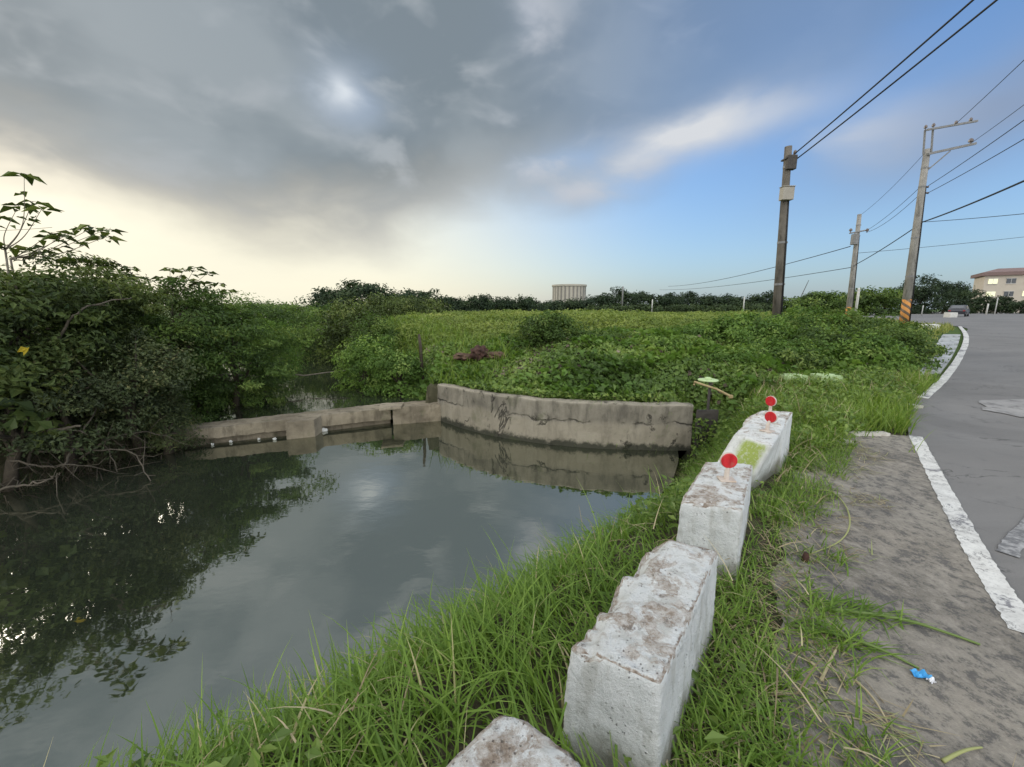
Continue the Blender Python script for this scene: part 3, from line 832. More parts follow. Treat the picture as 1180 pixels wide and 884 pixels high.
def hull_block(B, T, mat, name, parent=None, origin=None, cell=.05, rough=.01, rnd=.03, fx=None, seed=0, sm=True):
    B = np.array(B, float); T = np.array(T, float)
    lx = np.linalg.norm(T[1] - T[0]); ly = np.linalg.norm(T[3] - T[0]); lz = np.linalg.norm(T[0] - B[0])
    nx_, ny_, nz_ = [max(2, int(l / cell)) for l in (lx, ly, lz)]
    verts = {}; V = []; UV = []

    def vid(i, j, k):
        key = (i, j, k)
        if key not in verts:
            verts[key] = len(V)
            u, v, w = i / nx_, j / ny_, k / nz_
            UV.append((u, v, w))
            # round edges in metric space
            p = np.array([u * lx, v * ly, w * lz]); h = np.array([lx, ly, lz])
            q = np.clip(p, rnd, h - rnd); d = p - q; L = np.linalg.norm(d)
            if L > 1e-9: p = q + d / L * min(rnd, L)
            u, v, w = p / h
            a = (B[0] * (1 - u) + B[1] * u) * (1 - v) + (B[3] * (1 - u) + B[2] * u) * v
            b = (T[0] * (1 - u) + T[1] * u) * (1 - v) + (T[3] * (1 - u) + T[2] * u) * v
            V.append(a * (1 - w) + b * w)
        return verts[key]
    Fq = []
    for i in range(nx_):
        for j in range(ny_):
            Fq.append([vid(i, j, nz_), vid(i + 1, j, nz_), vid(i + 1, j + 1, nz_), vid(i, j + 1, nz_)])
            Fq.append([vid(i, j, 0), vid(i, j + 1, 0), vid(i + 1, j + 1, 0), vid(i + 1, j, 0)])
    for i in range(nx_):
        for k in range(nz_):
            Fq.append([vid(i, 0, k), vid(i + 1, 0, k), vid(i + 1, 0, k + 1), vid(i, 0, k + 1)])
            Fq.append([vid(i, ny_, k), vid(i, ny_, k + 1), vid(i + 1, ny_, k + 1), vid(i + 1, ny_, k)])
    for j in range(ny_):
        for k in range(nz_):
            Fq.append([vid(0, j, k), vid(0, j, k + 1), vid(0, j + 1, k + 1), vid(0, j + 1, k)])
            Fq.append([vid(nx_, j, k), vid(nx_, j + 1, k), vid(nx_, j + 1, k + 1), vid(nx_, j, k + 1)])
    V = np.array(V); UV = np.array(UV); c = V.mean(0)
    ex = (T[1] - T[0]) / lx; ey = (T[3] - T[0]) / ly; ez = np.array([0, 0, 1.0])
    # outward direction from the nearest faces
    N3 = (np.where(UV[:, :1] < .001, -1, np.where(UV[:, :1] > .999, 1, 0)) * ex + np.where(UV[:, 1:2] < .001, -1, np.where(UV[:, 1:2] > .999, 1, 0)) * ey + np.where(UV[:, 2:] < .001, -1, np.where(UV[:, 2:] > .999, 1, 0)) * ez)
    N3 /= np.linalg.norm(N3, axis=1, keepdims=True) + 1e-9
    D = np.array([mnoise.noise(Vector(p * 5 + seed)) * .45 + mnoise.noise(Vector(p * 14 + seed)) * .3 + mnoise.noise(Vector(p * 38 + seed)) * .35 for p in V])
    V = V + N3 * (D * rough)[:, None]
    wear = np.zeros(len(V)); algae = np.zeros(len(V))
    if fx is not None:
        V, wear, algae = fx(V, UV, N3, wear, algae, lx, ly, lz)
    return np_mesh(name, V, Fq, mat, parent, origin, attrs={'wear': wear, 'algae': algae}, smooth_sh=sm)


def along(a, b, t, off=0):
    a = np.array(a[:2]); b = np.array(b[:2]); d = (b - a) / np.linalg.norm(b - a)
    return a + (b - a) * t + np.array([-d[1], d[0]]) * off


w0, w1 = np.array(wf0) + (-.2, .02), at_z(452, 489.6, ZW)[:2]
weir = empty('weir', (*((w0 + w1) / 2), ZW), 'low concrete weir of beams and blocks across the mouth of the creek', 'weir')
rough_box([along(w0, w1, 0, .10), along(w0, w1, 1.0, .10), along(w0, w1, 1.0, .66), along(w0, w1, 0, .66)], -.90, -.66, M['weir'], 'beam', weir, cell=.07, rough=.03, rnd=.018, z1s=[-.70, -.62, -.62, -.70])
rough_box([along(w0, w1, 0, .22), along(w0, w1, 1.0, .22), along(w0, w1, 1.0, .6), along(w0, w1, 0, .6)], -1.5, -.895, M['weir'], 'footing', weir, cell=.12, rough=.05, rnd=.03)
pa = at_z(333, 505, ZW)[:2]; pb = at_z(366, 501.5, ZW)[:2]
rough_box([pa + (0, -.10), pb + (0, -.10), pb + (-.02, .35), pa + (-.02, .35)], -1.5, -.64, M['weir'], 'pier', weir, cell=.07, rough=.03, rnd=.018)
e0 = at_z(453, 489.5, ZW)[:2]; e1 = at_z(503, 485, ZW)[:2] + (.12, 0)
rough_box([e0, e1, e1 + (.05, .55), e0 + (-.1, .55)], -1.5, -.60, M['weir'], 'end_block', weir, cell=.07, rough=.035, rnd=.02)
s0 = at_z(436, 470, -.52)[:2]; s1 = at_z(462, 468, -.52)[:2]
rough_box([s0, s1, s1 + (-.05, .5), s0 + (-.1, .5)], -.60, -.53, M['weir'], 'loose_slab', weir, cell=.1, rough=.02, rnd=.02)
M['foam'] = plain_mat('white_foam_litter', (.55, .55, .52), (.36, .36, .33), 8, .7)
for k, (px, py, s) in enumerate([(268, 508, .06), (300, 505, .05), (318, 505, .07), (374, 495, .16), (381, 490, .10), (412, 489, .07), (247, 511, .05)]):
    p = at_z(px, py, ZW + .02)
    mb = []
    ico = bmesh.new(); bmesh.ops.create_icosphere(ico, subdivisions=2, radius=1)
    V = [(p[0] + v.co.x * s * .6, p[1] - .03 + v.co.y * s * .4 - .02, p[2] + v.co.z * s * .35 + mnoise.noise(v.co * 3 + Vector((k, 0, 0))) * .03) for v in ico.verts]
    Fc = [[v.index for v in f.verts] for f in ico.faces]; ico.free()
    lab = ['small white foam scrap floating left of the pier', 'tiny white foam scrap floating near the pier', 'pale foam scrap at the left foot of the pier', 'large white foam chunk lodged right of the pier',
           'white foam chunk behind the largest one beside the pier', 'white foam scrap under the right end of the weir beam', 'white foam scrap at the left end of the weir'][k]
    tag(np_mesh('foam_scrap', np.array(V), Fc, M['foam'], origin=p), lab, 'litter', 'white litter along the weir')

# ------------------------------------------------------------------ WHITE BLOCKS
ZT = .46


def chips(left=.0, near=.0, amount=.05):
    def f(V, UV, N3, wear, algae, lx, ly, lz):
        top = smooth(.80, 1.0, UV[:, 2])
        el = smooth(.30, 0, UV[:, 0]) * top
        n1 = np.array([mnoise.noise(Vector((p[0] * 6, p[1] * 6, 3.1))) for p in V]); n2 = np.array([mnoise.noise(Vector(p * 17)) for p in V]); n3 = np.array([mnoise.noise(Vector(p * 45)) for p in V])
        nv = np.clip(n1 * 1.1 + .28, 0, 1) * .75 + np.clip(n2 + .1, 0, 1) * .55 + np.clip(n3, 0, 1) * .25
        d = el * nv * amount * left
        V = V.copy(); V[:, 2] -= d * 1.1
        V[:, 0] += d * .45
        oth = smooth(.93, 1.0, UV[:, 2]) * np.maximum(smooth(.10, 0, UV[:, 1]), np.maximum(smooth(.90, 1, UV[:, 0]), smooth(.95, 1, UV[:, 1])))
        pit = np.clip(n2 * 1.2 - .12, 0, 1) * oth * .035
        V[:, 2] -= pit; V -= N3 * (pit * .6)[:, None]
        tp = smooth(.97, 1, UV[:, 2]) * np.clip(n2 * .5 + n3, -.4, 1) * .006
        V[:, 2] += tp
        d = d + pit * 1.5
        wear = wear + .20 * smooth(.86, 1.0, UV[:, 2]) * (N3[:, 2] < .9) + d * 1.5
        wear = wear - .06 * (UV[:, 2] < .6)
        return V, wear, algae
    return f


def block(name_label, T, B, fxf=None, rough=.010, seed=0, cell=.03):
    T = np.array(T); B = np.array(B)
    e = empty('guard_block', (*B[:, :2].mean(0), 0), name_label, 'concrete block', 'whitewashed guard blocks along the verge')
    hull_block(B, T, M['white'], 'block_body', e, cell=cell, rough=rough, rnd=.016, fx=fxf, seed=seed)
    return e


def reflector(e, p, yaw, tilt=0, r=.051, h=.10):
    mb = MB()
    mb.box((p[0], p[1], p[2] + .005), (.10, .09, .012), yaw)
    mb.tube([(p[0], p[1], p[2]), (p[0] + .0, p[1], p[2] + h * .6), (p[0] + math.sin(tilt) * h, p[1], p[2] + h)], [.018, .016, .014], 10)
    st = mb.build('reflector', M['rim'], e, bevel=.003)
    c = np.array([p[0] + math.sin(tilt) * h * 1.3, p[1], p[2] + h + r * .75])
    Rm = Matrix.Rotation(yaw, 3, 'Z') @ Matrix.Rotation(R(90), 3, 'X')
    for nm, r0, th, off, mat in (('rim', r * 1.08, .016, 0.004, M['rim']), ('disc', r, .016, -.006, M['red'])):
        V = []; Fq = []; n = 40
        for z, rr in ((-th / 2, r0 * .97), (-th / 2 + .002, r0), (th / 2 - .002, r0), (th / 2, r0 * .95)):
            for k in range(n):
                a = 2 * math.pi * k / n; q = Rm @ Vector((rr * math.cos(a), rr * math.sin(a), z - off)); V.append((c[0] + q.x, c[1] + q.y, c[2] + q.z))
        for i in range(3):
            for k in range(n): Fq.append([i * n + k, i * n + (k + 1) % n, (i + 1) * n + (k + 1) % n, (i + 1) * n + k])
        Fq.append(list(range(n))[::-1]); Fq.append([3 * n + k for k in range(n)])
        np_mesh(nm, np.array(V), Fq, mat, st, smooth_sh=False)


def spread(T, dx, z):
    """bottom corners: the top ring grown outwards a little"""
    T = np.array(T); c = T[:, :2].mean(0); out = []
    for t in T:
        d = t[:2] - c; out.append((*(t[:2] + d / np.linalg.norm(d) * dx), z))
    return out


# nearest one, set at an angle
a = np.array((-.015, 1.035)); u = np.array((.80, -.60)); v = np.array((-.72, -.69))
T1 = [(*(a + v * .8), ZT), (*(a + v * .8 + u * .34), ZT - .005), (*(a + u * .34), ZT - .005), (*a, ZT + .0)]
block('white block at the bottom edge of the photo, only its worn corner showing', T1, spread(T1, .03, -.1), chips(.4), .012, 3, .018)
# second: big, long, with a jagged left edge
T2 = [at_z(654, 741, ZT), at_z(763, 790, ZT - .015), at_z(828, 634, ZT + .01), at_z(752, 617, ZT + .01)]
block('largest white block, with a chipped jagged left edge and brown worn top', T2, spread(T2, .03, -.12), chips(1.0, amount=.085), .012, 9, .016)
# third with the first reflector
T3 = [at_z(783, 577, ZT), at_z(856, 588, ZT), at_z(868, 534, ZT), at_z(813, 531, ZT)]
e3 = block('white block directly behind the largest one, bearing the nearest red reflector', T3, spread(T3, .02, -.12), chips(.35), .012, 21, .02)
p = at_z(837, 553, ZT); reflector(e3, p, R(-8), .03)


def algae_front(V, UV, N3, wear, algae, lx, ly, lz):
    a = smooth(.25, .38, UV[:, 0]) * smooth(.95, .8, UV[:, 0]) * smooth(.18, .30, UV[:, 2]) * smooth(1.0, .93, UV[:, 2]) * (UV[:, 1] < .02)
    return V, wear - .05, algae + a * 1.3


# fourth: its near end slopes and is green with algae
T4 = [at_z(846, 500, ZT - .01), at_z(891, 514, ZT), at_z(905, 489, ZT + .02), at_z(868, 480, ZT + .02)]
B4 = [at_z(827, 527, .24), at_z(873, 546, .20), (*at_z(905, 489, ZT)[:2], -.1), (*at_z(868, 480, ZT)[:2], -.1)]
B4 = [np.array(b) for b in B4]
dv = B4[0] - np.array(T4[0]); B4[0] = np.array(T4[0]) + dv * 2.2; dv = B4[1] - np.array(T4[1]); B4[1] = np.array(T4[1]) + dv * 2.2
B4[0][2] = B4[1][2] = -.1
e4 = block('white block with a sloping end stained yellow-green, bearing the middle red reflector', T4, B4, algae_front, .010, 33, .03)
p = at_z(884, 497, ZT + .01); reflector(e4, p, R(-58), .16)
T5 = [at_z(856, 483, ZT + .0), at_z(903, 491, ZT + .02), at_z(914, 474, ZT + .06), at_z(878, 472, ZT + .06)]
e5 = block('farthest white block in the row, bearing the farthest red reflector', T5, spread(T5, .02, -.12), chips(.3), .012, 41, .03)
p = at_z(887, 477, ZT + .05); reflector(e5, p, R(-62), -.02)
BLOCKS = [np.array(t)[:, :2] for t in (T1, T2, T3, T4, T5)]
for nm, t in zip('12345', (T1, T2, T3, T4, T5)): print('block', nm, np.round(np.array(t), 2).tolist())

# ------------------------------------------------------------------ FOLIAGE GENERATORS
def unit(a): return a / (np.linalg.norm(a, axis=-1, keepdims=True) + 1e-9)


def leaf_arrays(C, Nrm, L, Wd, tint, rng, droop=.15, heading=None):
    """folded diamond leaves, two triangles each"""
    n = len(C)
    rnd = rng.normal(size=(n, 3)) if heading is None else heading
    a = unit(rnd - Nrm * np.sum(rnd * Nrm, 1, keepdims=True)); b = np.cross(Nrm, a)
    L = np.broadcast_to(L, (n,))[:, None]; Wd = np.broadcast_to(Wd, (n,))[:, None]
    base = C - a * L * .5; tip = C + a * L * .5 - Nrm * L * droop
    m = C - a * L * .05
    le = m + b * Wd * .5 + Nrm * Wd * .14; ri = m - b * Wd * .5 + Nrm * Wd * .14
    V = np.stack([base, ri, tip, le], 1).reshape(-1, 3)
    i = np.arange(n)[:, None] * 4
    F = np.concatenate([i + [0, 1, 2], i + [0, 2, 3]], 1).reshape(-1, 3)
    return V, F, np.repeat(tint, 4)


def crown_points(rng, centre, rad, nclump, per, cr, flat=.6, inner=.25, lump=.25):
    """leaf positions in clumps through an uneven ellipsoid"""
    d = unit(rng.normal(size=(nclump, 3)))
    zz = rng.uniform(-1, 1, nclump); zz = np.where(rng.random(nclump) < .25, np.abs(zz), zz)
    hr = np.where(zz < 0, 1 - .12 * zz * zz, np.sqrt(np.clip(1 - zz * zz, 0.02, 1)))
    an = rng.uniform(0, 6.283, nclump)
    d = np.c_[np.cos(an) * hr, np.sin(an) * hr, zz]
    r = (inner + (1 - inner) * rng.random(nclump) ** .55)
    seedv = rng.random(3) * 50
    lum = np.array([mnoise.noise(Vector(q * 1.7 + seedv)) for q in d]) * 2 * lump + 1
    rr3 = np.stack([r, r, .35 + .65 * r], 1); rr3[:, 2] = np.where(zz < 0, 1.0, rr3[:, 2])
    cc = centre + d * np.array(rad) * rr3 * lum[:, None]
    sz = cr * (.6 + .8 * rng.random(nclump))
    k = np.repeat(np.arange(nclump), per)
    dd = unit(rng.normal(size=(len(k), 3))); rr = rng.random(len(k)) ** .45
    off = dd * (rr * sz[k])[:, None]; off[:, 2] *= flat
    P = cc[k] + off
    out = unit(.7 * dd + .55 * unit(P - centre) + np.array([0, 0, .75]) + .55 * rng.normal(size=(len(k), 3)))
    ctint = rng.random(nclump)[k]
    return P, out, ctint, cc, d


def tint_of(rng, n, ctint, yellow=0):
    t = np.clip(.42 * rng.beta(2, 2.4, n) + .85 * ctint ** 1.3 - .08, 0, .99)
    return t


def tree(name, label, cat, group, base, centre, rad, nclump, per, cr, leaf, mat, seed, trunk_r=.1, barkm='bark', limbs=7, flat=.6, wl=.5, parts=('trunk', 'crown'), inner=.25, lump=.25, droop=.2):
    rng = np.random.default_rng(seed)
    e = empty(name, base, label, cat, group)
    P, N, ct, cc, d = crown_points(rng, np.array(centre), rad, nclump, per, cr, flat, inner, lump)
    keep = P[:, 2] > H(P[:, 0], P[:, 1]) + .02
    keep &= ~((P[:, 2] < ZW + .06))
    P, N, ct = P[keep], N[keep], ct[keep]
    L = leaf * (.65 + .7 * rng.random(len(P)))
    V, F, t = leaf_arrays(P, N, L, L * wl, tint_of(rng, len(P), ct), rng, droop)
    mb = MB()
    b = np.array(base, float); top = np.array(centre, float) + (0, 0, rad[2] * .1)
    mid = (b + top) / 2 + (rng.normal(size=3) * .12 * rad[0] * np.array([1, 1, 0]))
    mb.tube([b - (0, 0, .15), (b + mid) / 2 + rng.normal(size=3) * .03, mid, top], [trunk_r * 1.2, trunk_r, trunk_r * .75, trunk_r * .35], 8)
    order = rng.permutation(len(cc))[:limbs]
    for k in order:
        s = b + (mid - b) * (.55 + .45 * rng.random()) if rng.random() < .5 else mid + (top - mid) * rng.random()
        q = cc[k]; m2 = (s + q) / 2 + (0, 0, .12 * np.linalg.norm(q - s)) + rng.normal(size=3) * .05 * np.linalg.norm(q - s)
        mb.tube([s, m2, q], [trunk_r * .5, trunk_r * .32, trunk_r * .1], 6)
    mb.build(parts[0], M[barkm], e, sm=True)
    np_mesh(parts[1], V, F, M[mat], e, attrs={'tint': t})
    return e


def blades(name, X, Y, Z, Ln, Wd, head, lean, tint, mat, rng, label=None, seg=4, curl=1.0, kind='stuff', cat='grass', parent=None, origin=None):
    n = len(X)
    s = np.linspace(0, 1, seg + 1)[None, :]
    Ln = np.broadcast_to(Ln, (n,)); Wd = np.broadcast_to(Wd, (n,)); lean = np.broadcast_to(lean, (n,))
    ang = lean[:, None] * (.35 + s * curl * 1.15)                # angle from vertical along the blade
    ds = Ln[:, None] / seg
    hx = np.cumsum(np.sin(ang) * ds, 1) - np.sin(ang) * ds; hz = np.cumsum(np.cos(ang) * ds, 1) - np.cos(ang) * ds
    hx -= hx[:, :1]; hz -= hz[:, :1]
    ch, sh = np.cos(head)[:, None], np.sin(head)[:, None]
    w = Wd[:, None] * (1 - s ** 1.8) * .5 + 1e-4
    tw = (rng.random(n) - .5)[:, None] * 1.0 * s
    sx, sy = -np.sin(head[:, None] + tw), np.cos(head[:, None] + tw)
    cx, cy, cz = X[:, None] + hx * ch, Y[:, None] + hx * sh, Z[:, None] + hz
    A = np.stack([cx + sx * w, cy + sy * w, cz], -1); B = np.stack([cx - sx * w, cy - sy * w, cz], -1)
    V = np.stack([A, B], 2).reshape(-1, 3)                         # n, seg+1, 2
    b = (np.arange(n) * (seg + 1) * 2)[:, None, None]; k = (np.arange(seg) * 2)[None, :, None]
    F = (b + k + np.array([0, 1, 3, 2])[None, None, :]).reshape(-1, 4)
    o = np_mesh(name, V, F, M[mat], parent, origin, attrs={'tint': np.repeat(tint, (seg + 1) * 2)})
    if label: tag(o, label, cat, kind=kind)
    return o


def scatter(rng, n, xr, yr, keepf):
    X = rng.uniform(*xr, n); Y = rng.uniform(*yr, n)
    k = keepf(X, Y)
    return X[k], Y[k]


def in_view(X, Y, m=1.15):
    return (Y > .3) & (np.abs(X) < Y * 1.25 * m + .8)


# ------------------------------------------------------------------ GRASS AND GROUND COVER (stuff)
def block_clear(X, Y, m=.02):
    k = np.ones(X.shape, bool)
    for b in BLOCKS: k &= sdf_poly(X, Y, b) > m
    return k


def tufted(rng, nt, per, spread_, xr, yr, keepf):
    cx, cy = scatter(rng, nt, xr, yr, keepf)
    k = np.repeat(np.arange(len(cx)), per)
    X = cx[k] + rng.normal(size=len(k)) * spread_; Y = cy[k] + rng.normal(size=len(k)) * spread_
    return X, Y, k, len(cx)


rng = np.random.default_rng(101)
# lush grass on the near bank, down to the water
def bank_ok(X, Y):
    d = sdf_poly(X, Y, POND); s = sdf_poly(X, Y, SHPOLY); r = sdf_poly(X, Y, ROADPOLY)
    w = (fbm(X * 1.3, Y * 1.3, 3) - .5) * .5
    dens = np.clip(1 - np.maximum(0, (X - .9 - .55 * np.maximum(Y - 1, 0) * .55)) * .0, 0, 1)
    return (d > .02) & (s > np.where(dist_line(X, Y, sl_) < .35, -.18 + w * .6, .0)) & ((s > 0) | (X < 1.15 * Y + 1.2)) & (dist_line(X, Y, sr_) > .25) & (r > .02) & (X < 8) & block_clear(X, Y)


X, Y, k, nt_ = tufted(rng, 15000, 8, .055, (-3.2, 7), (.2, 8.3), lambda a, b: bank_ok(a, b) & in_view(a, b, 1.2))
ok = (sdf_poly(X, Y, POND) > .0) & block_clear(X, Y) & (sdf_poly(X, Y, ROADPOLY) > 0); X, Y, k = X[ok], Y[ok], k[ok]
Z = H(X, Y) - .02
th = rng.random(nt_)[k]; patch = fbm(X * .8, Y * .8, 3)
side = smooth(.5, -1.2, X - .38 * Y)             # the water side grows longer
dsh = sdf_poly(X, Y, SHPOLY)
Ln = (.13 + .185 * rng.random(len(X)) ** 1.3 + .13 * side * rng.random(len(X))) * (.75 + .6 * patch) * (.45 + .55 * smooth(-.1, .5, dsh))
dp = sdf_poly(X, Y, POND)
head = rng.uniform(0, 6.283, len(X)) ; drift = np.arctan2(.75, -.65)
head = np.where(rng.random(len(X)) < .4, drift + rng.normal(size=len(X)) * .6, head)
tint = np.clip(.25 * th + .55 * rng.beta(2, 2.2, len(X)) + .25 * (patch - .5) + .08, 0, .94)
tint = np.where(rng.random(len(X)) < .035, .96 + .04 * rng.random(len(X)), tint)
bankg = blades('bank_grass', X, Y, Z, Ln, .005 + .009 * rng.random(len(X)) ** 1.4, head, .6 + 1.35 * rng.random(len(X)) ** .8, tint, 'grass', rng, 'lush green grass covering the near bank of the pond', 5)

# seed stalks and taller blades that rise over the water's edge
X, Y = scatter(rng, 1000, (-3, 3.4), (.6, 8), lambda a, b: (sdf_poly(a, b, POND) > .05) & (sdf_poly(a, b, POND) < 1.2) & in_view(a, b) & (a < .45 * b + .2) & block_clear(a, b, .25))
n = len(X)
blades('tall_grass', X, Y, H(X, Y) - .02, .28 + .30 * rng.random(n), .005 + .006 * rng.random(n), rng.normal(size=n) * .9 + 2.4, .35 + .8 * rng.random(n), np.clip(.45 + .4 * rng.random(n), 0, .92), 'grass', rng, 'taller arching grass blades along the water edge', 6)

# broad weeds among the grass
X, Y = scatter(rng, 4200, (-2.6, 4.0), (.5, 7.5), lambda a, b: (sdf_poly(a, b, POND) > .1) & in_view(a, b) & (fbm(a * 1.1 + 7, b * 1.1, 2) > .5) & bank_ok(a, b) & (sdf_poly(a, b, SHPOLY) > .2) & (sdf_poly(a, b, ROADPOLY) > .8) & block_clear(a, b, .06))
k = np.repeat(np.arange(len(X)), 7); n = len(k)
C = np.c_[X[k] + rng.normal(size=n) * .07, Y[k] + rng.normal(size=n) * .07, H(X[k], Y[k]) + .05 + .17 * rng.random(n)]
V, F, t = leaf_arrays(C, unit(rng.normal(size=(n, 3)) * .5 + (0, -.2, 1)), .03 + .06 * rng.random(n), .015 + .03 * rng.random(n), np.clip(.2 + .6 * rng.random(n), 0, 1), rng)
tag(np_mesh('bank_weeds', V, F, M['vine'], attrs={'tint': t}), 'broad leaved weeds growing through the bank grass', 'weeds', kind='stuff')

# dead straw caught in the green grass
X, Y = scatter(rng, 3600, (-2.8, 4.5), (.4, 8), lambda a, b: bank_ok(a, b) & (sdf_poly(a, b, POND) > .1) & in_view(a, b) & (fbm(a * 1.4 + 50, b * 1.4, 2) > .42))
n = len(X)
blades('dead_straw', X, Y, H(X, Y) + .02 + .16 * rng.random(n), .10 + .28 * rng.random(n), .004 + .004 * rng.random(n), rng.uniform(0, 6.283, n), 2.2 + 2.0 * rng.random(n), rng.random(n) * .9, 'straw', rng, 'dead straw caught among the bank grass', 4, curl=.25, cat='straw')
# verge grass between the blocks, the shoulder and the bushes behind
def verge_ok(X, Y):
    w = (fbm(X * 1.5, Y * 1.5, 3) - .5) * .7
    s = sdf_poly(X, Y, SHPOLY); r = sdf_poly(X, Y, ROADPOLY)
    return (s > np.where(dist_line(X, Y, sr_) < .3, .02, -.12 + w * .5)) & (r > -.02 + w * .2) & (sdf_poly(X, Y, POND) > .9) & (X > .35 * Y + .1) & block_clear(X, Y) & (Y < 8.7 + .5 * w)


X, Y, k, nt_ = tufted(rng, 8000, 6, .05, (.2, 12), (4.4, 9.4), lambda a, b: verge_ok(a, b) & in_view(a, b) & (b > 4.2 + 0 * a) & (dist_line(a, b, [(5.5, 6.2), (4.0, 8.5)]) < 6))
ok = (sdf_poly(X, Y, ROADPOLY) > -.03) & block_clear(X, Y); X, Y, k = X[ok], Y[ok], k[ok]
n = len(X); patch = fbm(X * .9 + 4, Y * .9, 3); th = rng.random(nt_)[k]
Ln = (.15 + .25 * rng.random(n)) * (.55 + .95 * patch)
tint = np.clip(.28 * th + .5 * rng.beta(2.2, 2, n) + .3 * (patch - .5) + .12, 0, .93); tint = np.where(rng.random(n) < .03, .97, tint)
blades('verge_grass', X, Y, H(X, Y) - .02, Ln, .008 + .009 * rng.random(n), rng.uniform(0, 6.283, n), .35 + .95 * rng.random(n), tint, 'verge', rng, 'bright green grass on the verge beside the road', 4)

# broad weeds and dead straw mixed into the verge
X, Y = scatter(rng, 2600, (1.5, 9.5), (4.4, 9.4), lambda a, b: verge_ok(a, b) & (fbm(a * 1.2 + 60, b * 1.2, 3) > .48))
k = np.repeat(np.arange(len(X)), 8); n = len(k)
C = np.c_[X[k] + rng.normal(size=n) * .08, Y[k] + rng.normal(size=n) * .08, H(X[k], Y[k]) + .06 + .26 * rng.random(n)]
C = C[sdf_poly(C[:, 0], C[:, 1], ROADPOLY) > .03]; n = len(C)
V, F, t = leaf_arrays(C, unit(rng.normal(size=(n, 3)) * .5 + (0, -.25, 1)), .05 + .06 * rng.random(n), .025 + .03 * rng.random(n), np.clip(.15 + .7 * rng.random(n), 0, 1), rng)
tag(np_mesh('verge_weeds', V, F, M['vine'], attrs={'tint': t}), 'broad leaved weeds growing through the verge grass', 'weeds', kind='stuff')
X, Y = scatter(rng, 3600, (1.2, 9), (4.0, 9.2), lambda a, b: verge_ok(a, b) & (fbm(a * 1.4 + 90, b * 1.4, 2) > .45)); n = len(X)
blades('verge_straw', X, Y, H(X, Y) + .03 + .2 * rng.random(n), .12 + .25 * rng.random(n), .005 + .004 * rng.random(n), rng.uniform(0, 6.283, n), 1.2 + 2.4 * rng.random(n), rng.random(n), 'straw', rng, 'dead stems standing in the verge grass', 4, curl=.3, cat='straw')
# low cut stubble and dry clippings on the edge of the shoulder
def edge_ok(X, Y):
    s = sdf_poly(X, Y, SHPOLY); lft = dist_line(X, Y, sl_)
    p = fbm(X * 1.6 + 3, Y * 1.6 + 8, 3)
    return (lft < .75 * np.clip(p * 1.7 - .35, 0.1, 1)) & (s < .3) & block_clear(X, Y)


X, Y = scatter(rng, 17000, (.4, 4.6), (.3, 5.2), edge_ok)
n = len(X)
blades('clippings', X, Y, H(X, Y) + .016 + .012 * rng.random(n), .05 + .16 * rng.random(n) ** 2, .003 + .004 * rng.random(n), rng.uniform(0, 6.283, n), 4.0 + .45 * rng.random(n), np.where(rng.random(n) < .6, rng.random(n) * .85, .9 + .1 * rng.random(n)), 'straw', rng, 'dry straw and cut grass lying along the shoulder', 3, curl=.01, cat='clippings')
X, Y, k, nt_ = tufted(rng, 5200, 10, .055, (.4, 4.6), (.3, 5.4), lambda a, b: edge_ok(a, b) & (fbm(a * 2.2, b * 2.2, 2) > .38))
n = len(X); ok = block_clear(X, Y) & (dist_line(X, Y, sl_) < .10 + .42 * fbm(X * 1.7 + 9, Y * 1.7, 3)); X, Y = X[ok], Y[ok]; n = len(X)
blades('shoulder_tufts', X, Y, H(X, Y), .07 + .17 * rng.random(n), .005 + .004 * rng.random(n), rng.uniform(0, 6.283, n), .7 + 1.4 * rng.random(n), np.clip(.15 + .75 * rng.random(n), 0, .98), 'grass', rng, 'short green tufts creeping onto the shoulder', 3)

# vines covering the slope behind the wall
def vine_bump(X, Y):
    b = .08 + .55 * np.clip(fbm(X * .6 + 2, Y * .6 + 6, 3) - .34, 0, 1) * 1.7 * smooth(.3, 1.6, dist_line(X, Y, WALLLINE))
    return b + .20 * (fbm(X * 2.0, Y * 2.0, 3) - .3)


def vine_ok(X, Y):
    d = np.minimum(sdf_poly(X, Y, POND), sdf_poly(X, Y, CREEK))
    far = 12.6 + .9 * fbm(X * .4, X * .2, 2)
    return (d > .22) & (Y < far + np.where(X > 2, 1.5, 0)) & (X > -4.0 - .45 * (Y - 10)) & (Y > 6.9 + np.where(X > 2.6, .4 * (X - 2.6), 0)) & (X < 8.2) & (dist_line(X, Y, WALLLINE) > .26)


def vine_patch(name, X, Y, size, matn, label, lift=0.0):
    n = len(X)
    e = .15
    z0 = H(X, Y) + vine_bump(X, Y) + lift
    gx = (H(X + e, Y) + vine_bump(X + e, Y) - z0) / e; gy = (H(X, Y + e) + vine_bump(X, Y + e) - z0) / e
    N = unit(np.c_[-gx, -gy, np.ones(n)] + rng.normal(size=(n, 3)) * .55 + (0, -.25, 0))
    C = np.c_[X, Y, z0 - .22 * rng.random(n) ** 2 + .03 * rng.normal(size=n)]
    pt = fbm(X * .7 + 9, Y * .7, 3)
    t = np.clip(.6 * rng.beta(2, 2, n) + 1.1 * (pt - .33), 0, 1)
    L = size * (.6 + .8 * rng.random(n))
    V, F, tt = leaf_arrays(C, N, L, L * .82, t, rng, .12)
    tag(np_mesh(name, V, F, M[matn], attrs={'tint': tt}), label, 'ground cover', kind='stuff')


